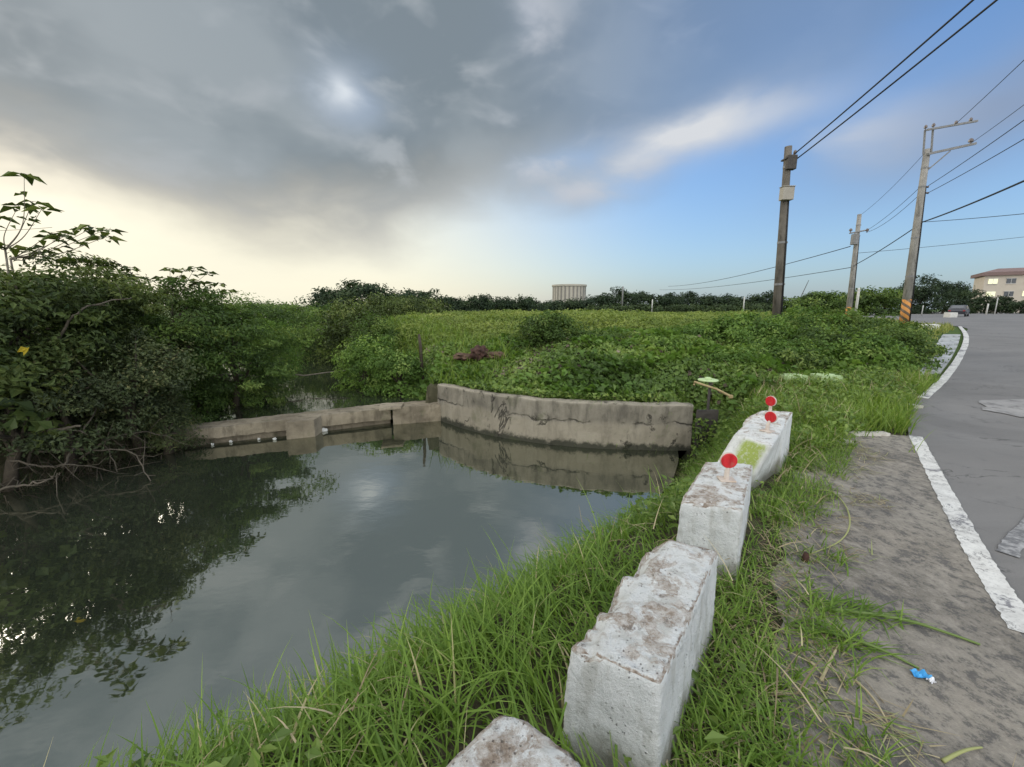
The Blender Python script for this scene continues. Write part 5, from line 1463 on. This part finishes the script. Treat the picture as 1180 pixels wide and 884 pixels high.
for px, w, lb in [(915, .44, 'left of two pale green trough edges showing in the grass'), (955, .42, 'right of two pale green trough edges showing in the grass')]:
    p = at_y(px, 435, 8.1); rough_box([(p[0] - w / 2, p[1] - .1), (p[0] + w / 2, p[1] - .1), (p[0] + w / 2, p[1] + .25), (p[0] - w / 2, p[1] + .25)], float(H(p[0], p[1])) - .1, p[2] + .05, M['palegreen'], 'trough', None, p, .08, .012, .015)
    o = bpy.context.scene.objects[-1] if False else [ob for ob in COL.objects if ob.name.startswith('trough')][-1]
    tag(o, lb, 'trough', 'concrete troughs in the verge grass')
p = at_y(940, 440, 8.8); rough_box([(p[0] - .75, p[1]), (p[0] + .55, p[1] - .1), (p[0] + .55, p[1] + .12), (p[0] - .75, p[1] + .2)], float(H(p[0], p[1])) - .1, p[2], M['weir'], 'old_kerb', None, p, .1, .03, .02)
tag([ob for ob in COL.objects if ob.name.startswith('old_kerb')][-1], 'grey broken concrete kerb half buried in the verge grass', 'kerb')

M['kerbwhite'] = plain_mat('kerb_white', (.56, .54, .49), (.32, .29, .24), 9, .85, .2, .5)
# white broken kerb pieces at the back edge of the shoulder
for k, (px, py, w, d_, lb) in enumerate([(968, 512, .22, .16, 'white broken kerb chunk at the grass edge behind the shoulder'), (1000, 503, .5, .10, 'long flat white kerb stub along the back of the shoulder'), (1052, 470, .16, .2, 'small white kerb chunk between the two edge lines')]):
    p = on_ground(px, py)
    rough_box([(p[0] - w / 2, p[1] - d_ / 2), (p[0] + w / 2, p[1] - d_ / 2), (p[0] + w / 2, p[1] + d_ / 2), (p[0] - w / 2, p[1] + d_ / 2)], -.05, p[2] + .06, M['kerbwhite'], 'kerb_piece', None, p, .05, .03, .02, seed=k)
    tag([ob for ob in COL.objects if ob.name.startswith('kerb_piece')][-1], lb, 'kerb', 'broken kerb pieces')

# drain cover slabs beside the road
sa = catmull([on_ground(*p)[:2] for p in [(1058, 433), (1066, 420), (1077, 402), (1087, 386)]], 12)
sb = catmull([on_ground(*p)[:2] for p in [(1084, 430), (1096, 413), (1104, 397), (1107, 386)]], 12)
NS = 9; e0_, e1_ = 0, len(sa) - 1
for k in range(NS):
    t0, t1 = k / NS, (k + .965) / NS
    f = lambda S, t: np.array([np.interp(t * (len(S) - 1), range(len(S)), S[:, j]) for j in (0, 1)])
    cs = [f(sa, t0), f(sb, t0), f(sb, t1), f(sa, t1)]
    z = float(G_simple(*np.mean(cs, 0)))
    rough_box(cs, z - .1, z + .055 + .008 * (RNG.random() - .5), M['slab'], 'drain_slab', None, (*cs[0], z), .3, .006, .012, seed=k)
    ordn = ['nearest', 'second nearest', 'third nearest', 'fourth nearest', 'middle', 'fourth farthest', 'third farthest', 'second farthest', 'farthest'][k]
    tag([ob for ob in COL.objects if ob.name.startswith('drain_slab')][-1], f'{ordn} grey concrete drain slab in the row beside the road', 'drain slab', 'concrete drain slabs beside the road')
# far kerb side dry grass patch
X, Y = scatter(rng, 16000, (12, 32), (11.5, 36), lambda a, b: (sdf_poly(a, b, ROADPOLY) > .45) & (np.abs(dist_line(a, b, [tuple(q) for q in sb]) - 0) > .0) & (sdf_poly(a, b, [tuple(q) for q in sa] + [tuple(q) for q in sb[::-1]]) > .05) & (sdf_poly(a, b, ROADPOLY) < 6) & (a > .6 * b))
n = len(X)
blades('dry_verge_grass', X, Y, H(X, Y) - .02, .15 + .22 * rng.random(n), .03 + .02 * rng.random(n), rng.uniform(0, 6.283, n), .4 + .7 * rng.random(n), np.clip(.35 + .65 * rng.random(n), 0, 1), 'field', rng, 'yellowing grass on the verge around the striped pole', 2)

# ------------------------------------------------------------------ UTILITY POLES
M['galv'] = plain_mat('galvanised_steel', (.22, .215, .21), (.13, .125, .12), 10, .6, .5)
M['insul'] = plain_mat('insulator', (.16, .12, .10), (.08, .06, .05), 10, .35, .5)
M['box'] = plain_mat('meter_box', (.33, .30, .25), (.25, .225, .185), 8, .6, .4)
M['cable'] = plain_mat('cable', (.03, .03, .032), (.02, .02, .02), 10, .6, .3)
m, n_, out = new_mat('warning_stripes')
tcx = n_.nodes.new('ShaderNodeTexCoord').outputs['Object']; sx = n_.nodes.new('ShaderNodeSeparateXYZ'); n_.links.new(tcx, sx.inputs[0])
an = mth(n_, 'ARCTAN2', sx.outputs[1], sx.outputs[0])
ph = mth(n_, 'FRACT', mth(n_, 'ADD', mth(n_, 'MULTIPLY', sx.outputs[2], 2.6), mth(n_, 'DIVIDE', an, 2.0944)))
cc_ = mixc(n_, mth(n_, 'GREATER_THAN', ph, .45), (.10, .07, .045), (.50, .215, .05))
cc_ = mixc(n_, mth(n_, 'MULTIPLY', smst(n_, .5, .7, tex_noise(n_, 6, 6, .7, tcx)), .6), cc_, (.28, .2, .13))
principled(n_, out, cc_, .7, .3)
M['stripes'] = m


def pole(name_label, base, top, r0, r1, matn):
    e = empty('utility_pole', base, name_label, 'utility pole', 'utility poles beside the road')
    MB().tube([np.array(base) - (0, 0, .3), np.array(base) * .5 + np.array(top) * .5, top], [r0, (r0 + r1) / 2, r1], 16).build('pole', M[matn], e, sm=True)
    b_, t_ = np.array(base, float), np.array(top, float)
    for f in (.30, .52, .80, .90):
        c_ = b_ + (t_ - b_) * f; rr_ = (r0 + (r1 - r0) * f) * 1.05 + .004; dd_ = (t_ - b_) / np.linalg.norm(t_ - b_)
        mb = MB(); mb.tube([c_ - dd_ * .04, c_ + dd_ * .04], [rr_, rr_], 16); mb.box(tuple(c_ + (rr_, -rr_ * .3, 0)), (.07, .05, .07)); mb.build('clamp', M['galv'], e)
    off = np.array([r0 * .55, -r0 * 1.05, 0]); off2 = np.array([r1 * .55, -r1 * 1.05, 0])
    MB().tube([b_ + off, b_ * .5 + t_ * .5 + (off + off2) / 2, b_ * .2 + t_ * .8 + off2], [.028, .028, .022], 8).build('cable_riser', M['cable'], e, sm=True)
    return e


def insul(mb, p, h=.16, r=.05): mb.tube([p, p + (0, 0, h * .3), p + (0, 0, h * .4), p + (0, 0, h * .7), p + (0, 0, h)], [r * .35, r * .35, r, r, r * .4], 10)


# dark pole
D1 = 17.0
p0 = at_y(896, 355, D1); t1_ = at_y(908.5, 169, D1); b1 = p0 + (p0 - t1_) * .12; b1[2] = min(b1[2], float(H(b1[0], b1[1])) - .1)
e = pole('dark weathered utility pole with a pale box, rising from the bright bush', b1, t1_, .17, .125, 'darkpole')
q = at_y(903, 225, D1); mb = MB(); mb.box((q[0], q[1] - .18, q[2]), (.42, .26, .46)); mb.box((q[0], q[1] - .18, q[2] + .25), (.46, .3, .03)); mb.build('meter_box', M['box'], e, bevel=.015)
q = at_y(908, 192, D1); mb = MB(); mb.box((q[0] + .02, q[1] - .12, q[2] + .1), (.34, .22, .5)); mb.box((q[0], q[1], q[2] + .25), (.4, .36, .06)); mb.build('bracket', M['steel'], e, bevel=.02)
q = at_y(916, 178, D1); mb = MB(); mb.tube([at_y(908, 180, D1), q], [.025, .02], 8); mb.tube([at_y(909, 187, D1), at_y(917, 185, D1)], [.025, .02], 8); insul(mb, q - (0, 0, .05), .2, .06); insul(mb, at_y(917, 184, D1) - (0, 0, .05), .2, .06); mb.build('insulator', M['insul'], e)
# striped pole with two cross arms
D2 = 26.0
b2 = at_y(1041, 376, D2); b2[2] = min(b2[2], float(H(b2[0], b2[1])) - .02); t2 = at_y(1068.5, 172, D2)
e2 = pole('tall pale concrete pole with orange stripes at its foot and two cross arms', b2, t2, .235, .15, 'pole')
ax = (t2 - b2) / np.linalg.norm(t2 - b2)
L2 = np.linalg.norm(t2 - b2)
mb = MB(); s1_ = b2 + ax * .05; s2_ = at_y(1046.0, 345, D2)
kk_ = np.dot(s2_ - b2, ax); mb.tube([b2 + ax * .02, b2 + ax * kk_], [.241, .236 - .085 * kk_ / L2 + .004], 20); so_ = mb.build('stripe_band', M['stripes'], e2, sm=True)
mb = MB(); a0 = at_y(1065, 179, D2); a1 = at_y(1120, 167, D2); mb.box(tuple((a0 + a1) / 2 + (0, -.2, 0)), (np.linalg.norm(a1 - a0), .12, .12), ry=-math.atan2(a1[2] - a0[2], a1[0] - a0[0])); mb.tube([at_y(1069, 196, D2 - .1), at_y(1095, 174, D2 - .2)], [.035, .035], 8); mb.build('crossarm', M['galv'], e2)
mb = MB()
for px in (1064, 1073): mb.tube([at_y(px, 178, D2 - .15), at_y(px + 2, 150, D2 - .15)], [.05, .05], 8)
mb.build('top_bracket', M['galv'], e2)
mb = MB(); a0 = at_y(1063, 152, D2); a1 = at_y(1120, 142, D2); mb.box(tuple((a0 + a1) / 2 + (0, -.28, 0)), (np.linalg.norm(a1 - a0), .1, .1), ry=-math.atan2(a1[2] - a0[2], a1[0] - a0[0])); mb.build('crossarm', M['galv'], e2)
for px, py in ((1066, 151), (1075, 149), (1101, 146), (1118, 142.5)):
    mb = MB(); insul(mb, at_y(px, py, D2 - .28) + (0, 0, .05), .26, .08); mb.build('insulator', M['insul'], e2)
mb = MB(); insul(mb, at_y(1118, 167, D2 - .2) + (0, 0, .04), .3, .12); mb.build('insulator', M['insul'], e2)
for py in (215, 222): mb = MB(); mb.tube([at_y(1063, py, D2), at_y(1070, py + .5, D2 - .1)], [.03, .06], 8); mb.build('insulator', M['insul'], e2)
# middle pole
D3 = 40.0
b3 = at_y(978, 361, D3); b3[2] = min(b3[2], float(H(b3[0], b3[1])) - .02); t3 = at_y(990.5, 247, D3)
e3_ = pole('smaller pale utility pole with an orange foot between the two taller poles', b3, t3, .25, .16, 'pole')
MB().tube([b3, b3 + (t3 - b3) * .12], [.256, .25], 16).build('orange_band', M['stripes'], e3_, sm=True)
mb = MB(); mb.tube([at_y(979, 269, D3 - .3), at_y(1000, 265, D3 - .3)], [.06, .06], 8); mb.build('crossarm', M['galv'], e3_)
mb = MB(); q = at_y(985, 276, D3 - .45); mb.tube([q - (0, 0, .45), q + (0, 0, .45)], [.3, .3], 16); mb.tube([q + (0, 0, .45), q + (0, 0, .55)], [.2, .08], 12); mb.build('transformer', M['galv'], e3_, sm=False)
for px in (980, 999): mb = MB(); insul(mb, at_y(px, 268, D3 - .3), .35, .13); mb.build('insulator', M['insul'], e3_)
# small far posts
M['postw'] = plain_mat('pale_post', (.55, .54, .5), (.42, .41, .38), 6, .8)
for px, yt, D, r, lb, nm in [(990, 332, 38, .11, 'short white concrete post just right of the middle pole', 'post'), (718, 330, 100, .18, 'thin grey pole beside the tallest far tree', 'pole'), (858, 342, 80, .13, 'short pale post at the far edge of the field', 'post'), (752, 345, 88, .13, 'thin short post under the far trees', 'post'),
                             (1139, 350, 75, .12, 'slim pale guide post before the hedge', 'post'), (1150, 343, 78, .09, 'thin taller guide post before the hedge', 'post'), (1064, 352, 60, .07, 'small pale marker post right of the striped pole', 'post')]:
    t = at_y(px, yt, D); b = np.array([t[0] - .02 * (px % 3), t[1], float(H(t[0], t[1])) - .05])
    o = MB().tube([b, b + (t - b) * .97, t], [r, r * .9, r * .6], 10).build(nm if nm != 'pole' else 'far_pole', M['postw'] if nm == 'post' else M['galv'], None, b, sm=True)
    tag(o, lb, nm)
t = at_y(932, 323, 75); b = at_y(918, 345, 75); b[2] -= 1.5
tag(MB().tube([b, t], [.09, .04], 6).build('leaning_rod', M['steel'], None, b), 'thin leaning rod poking out of the trees right of the dark pole', 'rod')


# power lines
def wire(label, a, b, r, sag=.3, ext=1.0):
    a = np.array(a); b = np.array(b); b = a + (b - a) * ext
    t = np.linspace(0, 1, 25)[:, None]
    P = a * (1 - t) + b * t; P[:, 2] -= (4 * sag * t * (1 - t))[:, 0]
    o = MB().tube(P, np.full(25, r), 6).build('power_line', M['cable'], None, a, sm=True)
    return tag(o, label, 'wire', 'overhead power lines')


q1 = at_y(916, 177, D1); q2 = at_y(917, 184, D1)
wire('upper of two thick wires from the dark pole to the top edge', q1, at_y(1118, 0, 9.6), .022, .06, 1.5)
wire('lower of two thick wires from the dark pole to the top edge', q2, at_y(1145, 0, 9.6), .022, .06, 1.5)
wire('thin wire from the top arm of the striped pole to the right edge', at_y(1101, 143, D2 - .3), at_y(1182, 66, 16), .014, .05, 1.6)
wire('thin wire from the lower arm of the striped pole to the right edge', at_y(1119, 165, D2 - .2), at_y(1182, 118, 17), .012, .05, 1.6)
wire('upper of two wires leaving the insulators of the striped pole to the right', at_y(1070, 214, D2 - .1), at_y(1182, 134, 15), .015, .1, 1.6)
wire('lower of two wires leaving the insulators of the striped pole to the right', at_y(1070, 222, D2 - .1), at_y(1182, 156, 15), .015, .1, 1.6)
wire('thickest cable running from the middle of the striped pole to the right edge', at_y(1063, 256, D2), at_y(1182, 203, 15), .034, .15, 1.6)
wire('thin nearly level wire from the striped pole to the right edge', at_y(1063, 256, D2), at_y(1182, 245, 20), .016, .05, 1.5)
wire('thick cable descending from the striped pole to the middle pole', at_y(1062, 257, D2), at_y(986, 305, D3 - .2), .03, .1)
wire('thin wire from the top of the striped pole to the middle pole', at_y(1066, 176, D2 - .1), at_y(990, 249, D3), .012, .25)
wire('upper of two wires between striped and middle pole insulators', at_y(1062, 214, D2), at_y(998, 266, D3 - .3), .014, .2)
wire('lower of two wires between striped and middle pole insulators', at_y(1062, 222, D2), at_y(998, 268, D3 - .3), .014, .35)
wire('faint low wire crossing behind the striped pole to the right edge', at_y(985, 292, D3), at_y(1182, 272, 42), .02, .1, 1.3)
wire('upper faint wire from the middle pole into the far tree line', at_y(980, 284, D3), at_y(770, 330, 110), .035, .8)
wire('lower faint wire from the middle pole into the far tree line', at_y(982, 308, D3), at_y(760, 334, 110), .03, .6)
wire('faint wire at the left edge behind the bare sapling', at_y(-30, 266, 22), at_y(60, 262, 26), .012, .05)

# ------------------------------------------------------------------ BUILDINGS
def facade_mat(name, c1, c2):
    return plain_mat(name, c1, c2, .5, .85, .2)


M['beige'] = facade_mat('beige_render', (.50, .44, .36), (.44, .39, .32))
M['white_render'] = facade_mat('pale_base', (.58, .56, .52), (.5, .48, .45))
M['redroof'] = plain_mat('red_roof', (.20, .14, .125), (.165, .11, .10), 2, .8)
M['glass'] = plain_mat('dark_glass', (.07, .075, .08), (.04, .045, .05), 1, .15, .5)
M['drumwall'] = facade_mat('drum_concrete', (.40, .36, .30), (.34, .31, .26))
m, n_, out = new_mat('lit_window'); em = n_.nodes.new('ShaderNodeEmission'); em.inputs[0].default_value = (.95, .95, .62, 1); em.inputs[1].default_value = .95
n_.links.new(em.outputs[0], out.inputs[0]); M['lit'] = m

DB_ = 118.0
c0 = at_y(1127, 362, DB_); ytop = at_y(1127, 318, DB_)[2]
L_ = 42.0; dirv = unit(np.array([1.0, -.78, 0])); nrm = np.array([dirv[1], -dirv[0], 0.0])     # facade runs right and towards us; nrm faces the camera
zg = .4
e = empty('building', (c0[0], c0[1], zg), 'long beige three storey building with a red roof edge and lit windows', 'building')
rz = math.atan2(dirv[1], dirv[0])
cen = c0 + dirv * L_ / 2 - nrm * 6
mb = MB(); mb.box((cen[0], cen[1], (zg + ytop) / 2), (L_, 12, ytop - zg), rz); mb.build('wall', M['beige'], e)
mb = MB(); mb.box((cen[0], cen[1], ytop + .45), (L_ + 1.6, 13.4, .9), rz)
rt = []
hw, hd = (L_ + 1.6) / 2, 13.4 / 2
def loc(u, v, z): q = cen + dirv * u + nrm * v; return (q[0], q[1], z)
mb.add([loc(-hw, -hd, ytop + .9), loc(hw, -hd, ytop + .9), loc(hw, hd, ytop + .9), loc(-hw, hd, ytop + .9), loc(-hw + 4, 0, ytop + 2.2), loc(hw - 4, 0, ytop + 2.2)], [[0, 1, 5, 4], [2, 3, 4, 5], [0, 4, 3], [1, 2, 5]])
mb.build('roof', M['redroof'], e)
mb = MB(); q = c0 + dirv * (L_ / 2 + 5) + nrm * .05; mb.box((q[0], q[1], zg + 1.7), (L_ - 10, .3, 3.4), rz); mb.build('plinth', M['white_render'], e)
for row, z in enumerate((zg + 5.2, zg + 8.6)):
    for k in range(12):
        u = 1.6 + k * 3.3
        q = c0 + dirv * u + nrm * .03
        lit = (row, k) in ((0, 0), (1, 0), (0, 2), (1, 2), (1, 6), (0, 8))
        mb = MB(); mb.box((q[0], q[1], z), (1.7, .12, 1.3), rz); w = mb.build('window', M['lit'] if lit else M['glass'], e)
        q2_ = q + nrm * .08; mb = MB()
        for dz_, s_ in ((.7, (1.95, .16, .12)), (-.7, (1.95, .16, .12))): mb.box((q2_[0], q2_[1], z + dz_), s_, rz)
        mb.box((q2_[0], q2_[1], z), (.07, .14, 1.28), rz)
        mb.build('frame', M['white_render'], w)
for k in range(6):
    q = c0 + dirv * (13 + k * 4.6) + nrm * .24; mb = MB(); mb.box((q[0], q[1], zg + 2.3), (1.8, .08, 1.2), rz); mb.build('window', M['glass'], e)
for k in range(4):
    q = c0 + dirv * (9.9 * (k + 1)) + nrm * .12; mb = MB(); mb.box((q[0], q[1], (zg + ytop) / 2 + 1.7), (.3, .2, ytop - zg - 3.6), rz); mb.build('drainpipe', M['galv'], e)

# drum-shaped tower
DT = 240.0
tc_ = at_y(655.5, 350, DT); rT = (at_y(675, 340, DT)[0] - at_y(636, 340, DT)[0]) / 2; zt = at_y(655, 328.5, DT)[2]
e = empty('drum_tower', (tc_[0], DT, .4), 'beige drum shaped concrete tower rising behind the far trees', 'tower')
def drum(mb, r, z0, z1, n=48):
    V = [(tc_[0] + r * math.cos(2 * math.pi * k / n), DT + r * math.sin(2 * math.pi * k / n), z) for z in (z0, z1) for k in range(n)]
    mb.add(V, [[k, (k + 1) % n, n + (k + 1) % n, n + k] for k in range(n)] + [list(range(n))[::-1], list(range(n, 2 * n))]); return mb
drum(MB(), rT * .97, .3, zt - .9).build('wall', M['drumwall'], e)
drum(MB(), rT * 1.02, zt - .9, zt).build('roof_rim', M['drumwall'], e)
M['strip'] = plain_mat('dark_window_strip', (.20, .18, .155), (.15, .135, .12), 1, .5, .4)  # window strips darker than the drum wall
for k in range(26):
    a = 2 * math.pi * k / 26
    mb = MB(); mb.box((tc_[0] + math.cos(a) * rT * .972, DT + math.sin(a) * rT * .972, (zt + .4) / 2 + 2), (.15, .9, zt - 6.5), a); mb.build('window_strip', M['strip'], e)

# ------------------------------------------------------------------ PARKED CAR
M['carpaint'] = plain_mat('dark_car_paint', (.03, .032, .04), (.022, .024, .03), 2, .35, .5)
M['tyre'] = plain_mat('tyre', (.02, .02, .02), (.03, .03, .03), 8, .9)
M['lamp_red'] = plain_mat('tail_light', (.3, .02, .02), (.2, .015, .015), 4, .3, .5)
cq = at_y(1104, 364, 56); gzc = float(H(cq[0], cq[1])) + .02
e = empty('parked_car', (cq[0], cq[1], gzc), 'dark parked car on the bend before the trees', 'car', rz=0)
cy = R(38)
def cl(u, v, z):
    return (cq[0] + math.cos(cy) * u - math.sin(cy) * v, cq[1] + math.sin(cy) * u + math.cos(cy) * v, gzc + z)
prof = [(-2.1, .35), (-2.15, .75), (-1.95, 1.0), (-1.35, 1.5), (.35, 1.52), (1.05, 1.02), (1.95, .88), (2.1, .6), (2.05, .35)]
V = [cl(u, -.82 if z < 1.2 else -.66, z) for u, z in prof] + [cl(u, .82 if z < 1.2 else .66, z) for u, z in prof]; n = len(prof)
np_mesh('body', np.array(V), [list(range(n))[::-1], list(range(n, 2 * n))] + [[k, (k + 1) % n, n + (k + 1) % n, n + k] for k in range(n)], M['carpaint'], e)
for s in (-1, 1):
    V = [cl(u, s * (.80 if z < 1.2 else .70), z) for u, z in [(-1.55, 1.05), (-1.25, 1.42), (.25, 1.44), (.8, 1.05)]]
    np_mesh('window', np.array(V), [[0, 1, 2, 3]], M['glass'], e)
np_mesh('rear_window', np.array([cl(-1.93, -.6, 1.06), cl(-1.93, .6, 1.06), cl(-1.42, .55, 1.46), cl(-1.42, -.55, 1.46)]) + (-.02, -.02, .01), [[0, 1, 2, 3]], M['glass'], e)
for s in (-1, 1):
    mb = MB(); mb.box(cl(-2.13, s * .65, .8), (.06, .22, .16), cy); mb.build('tail_light', M['lamp_red'], e)
    for u in (-1.3, 1.3):
        mb = MB(); mb.tube([cl(u, s * .68, .32), cl(u, s * .86, .32)], [.32, .32], 20); w = mb.build('wheel', M['tyre'], e); mb = MB(); mb.tube([cl(u, s * .855, .32), cl(u, s * .875, .32)], [.19, .18], 16); mb.build('rim', M['galv'], w)
# white crate-like thing left of the car
p = at_y(1096, 362, 50); gz = float(H(p[0], p[1])); rough_box([(p[0] - .5, p[1] - .4), (p[0] + .4, p[1] - .4), (p[0] + .4, p[1] + .4), (p[0] - .5, p[1] + .4)], gz, gz + .65, M['postw'], 'barrier_block', None, p, .2, .03, .05)
tag([ob for ob in COL.objects if ob.name.startswith('barrier_block')][-1], 'pale low concrete block beside the dark parked car', 'concrete block')
p = on_ground(1069, 381); p[2] = float(H(p[0], p[1])); rough_box([(p[0] - .35, p[1] - .2), (p[0] + .35, p[1] - .25), (p[0] + .3, p[1] + .2), (p[0] - .3, p[1] + .25)], p[2] - .1, p[2] + .26, M['postw'], 'stone', None, p, .1, .08, .06)
tag([ob for ob in COL.objects if ob.name.startswith('stone')][-1], 'pale stone lying on the dry verge above the drain slabs', 'stone')

# ------------------------------------------------------------------ LITTER AND STALKS ON THE SHOULDER
M['hose'] = foliage_mat('cut_stalk', [(0, (.28, .33, .10)), (1, (.28, .33, .10))], .1)
M['blue'] = plain_mat('blue_wrapper', (.03, .25, .55), (.06, .35, .65), 20, .4, .5)
M['wrapw'] = plain_mat('white_wrapper', (.75, .75, .76), (.6, .6, .62), 20, .4, .5)


def stalk(name, label, pix, r, matn, cat, lift=.02, group=None):
    P = catmull([on_ground(*q) + (0, 0, lift + (q[2] if len(q) > 2 else 0)) if False else on_ground(q[0], q[1]) + (0, 0, lift) for q in pix], 10)
    P[:, 2] = np.maximum(P[:, 2], .0) + np.abs(np.sin(np.linspace(0, 3.1, len(P)))) * .015
    return tag(MB().tube(P, np.linspace(r, r * .5, len(P)), 7).build(name, M[matn], None, P[0], sm=True), label, cat, group)


m, n_, out = new_mat('green_stalk'); principled(n_, out, (.12, .17, .045), .6, .3); M['gstalk'] = m
m, n_, out = new_mat('pale_stalk'); principled(n_, out, (.27, .28, .11), .7, .3); M['pstalk'] = m
m, n_, out = new_mat('straw_stalk'); principled(n_, out, (.36, .30, .19), .8, .2); M['sstalk'] = m
SG = 'cut stalks lying on the shoulder'
stalk('cut_stalk', 'curved yellow-green stalk looping onto the shoulder', [(938, 568), (958, 572), (974, 590), (978, 612), (966, 630), (932, 644)], .007, 'pstalk', 'stalk', .03, SG)
stalk('cut_stalk', 'longest green stalk lying across the shoulder above the blue wrapper', [(935, 705), (985, 712), (1040, 722), (1085, 735), (1128, 748)], .011, 'gstalk', 'stalk', .025, SG)
stalk('cut_stalk', 'green stalk ending beside the blue wrapper', [(905, 725), (960, 738), (1010, 755), (1058, 776)], .010, 'gstalk', 'stalk', .025, SG)
stalk('cut_stalk', 'pale dry stalk slanting below the green stalks', [(945, 790), (958, 765), (966, 748)], .007, 'sstalk', 'stalk', .025, SG)
stalk('cut_stalk', 'pale green stalk at the bottom edge of the photo', [(1085, 884), (1108, 876), (1130, 868)], .007, 'pstalk', 'stalk', .025, SG)
stalk('cut_stalk', 'long dry stalk near the grass at the bottom right', [(985, 790), (1005, 815), (1022, 840)], .006, 'sstalk', 'stalk', .025, SG)
# leaves along the long stalks
LX = []
for (x0, y0, x1, y1) in [(935, 705, 1040, 722), (905, 725, 1010, 755), (930, 700, 1000, 708)]:
    for t in np.linspace(0, 1, 60): LX.append(on_ground(x0 + (x1 - x0) * t, y0 + (y1 - y0) * t + rng.normal() * 5))
LX = np.array(LX); n = len(LX)
blades('stalk_leaves', LX[:, 0], LX[:, 1], np.full(n, .022), .07 + .12 * rng.random(n), .006 + .004 * rng.random(n), rng.normal(size=n) * .9 - .25, 2.6 + 1.5 * rng.random(n), np.clip(.2 + .6 * rng.random(n), 0, .9), 'grass', rng, 'cut green grass lying with the long stalks', 4, curl=.08)
p = on_ground(1060, 784)
gx_, gy_ = np.meshgrid(np.linspace(-.045, .045, 8), np.linspace(-.028, .028, 6))
def crumple(ox, oy, sc, seed):
    V = []
    for a_, b_ in zip(gx_.ravel(), gy_.ravel()):
        V.append((p[0] + ox + a_ * sc, p[1] + oy + b_ * sc, .03 + .022 * mnoise.noise(Vector((a_ * 40 + seed, b_ * 40, 0)))))
    ii = np.arange(48).reshape(6, 8)
    F = np.stack([ii[:-1, :-1], ii[:-1, 1:], ii[1:, 1:], ii[1:, :-1]], -1).reshape(-1, 4)
    return np.array(V), F
e = empty('wrapper', p, 'small crumpled blue and white wrapper on the grey shoulder', 'litter')
V, F = crumple(0, 0, .72, 1); np_mesh('blue_part', V, F, M['blue'], e)
V, F = crumple(.015, -.03, .32, 5); np_mesh('white_part', V, F, M['wrapw'], e)
p2 = on_ground(928, 650)
tag(MB().tube([p2 + (0, 0, -.01), p2 + (-.005, .0, .03), p2 + (0, 0, .075)], [.018, .022, .016], 10).build('rusty_can', M['rust'], None, p2, sm=True), 'small rust-brown can standing at the grass edge by the looped stalk', 'can')
p3 = on_ground(996, 871)
V, F, t = leaf_arrays(np.array([p3 + (0, 0, .025)]), unit(np.array([[.2, -.2, 1.0]])), .05, .035, np.array([.5]), rng)
tag(np_mesh('dry_leaf', V, F, M['straw'], origin=p3, attrs={'tint': t}), 'curled tan dry leaf on the shoulder near the bottom edge', 'leaf')
# a fallen dry stick in the grass at the left of the largest block
bpy.context.view_layer.update()
print('objects', len(bpy.data.objects), 'polys', sum(len(o.data.polygons) for o in bpy.data.objects if o.type == 'MESH'))
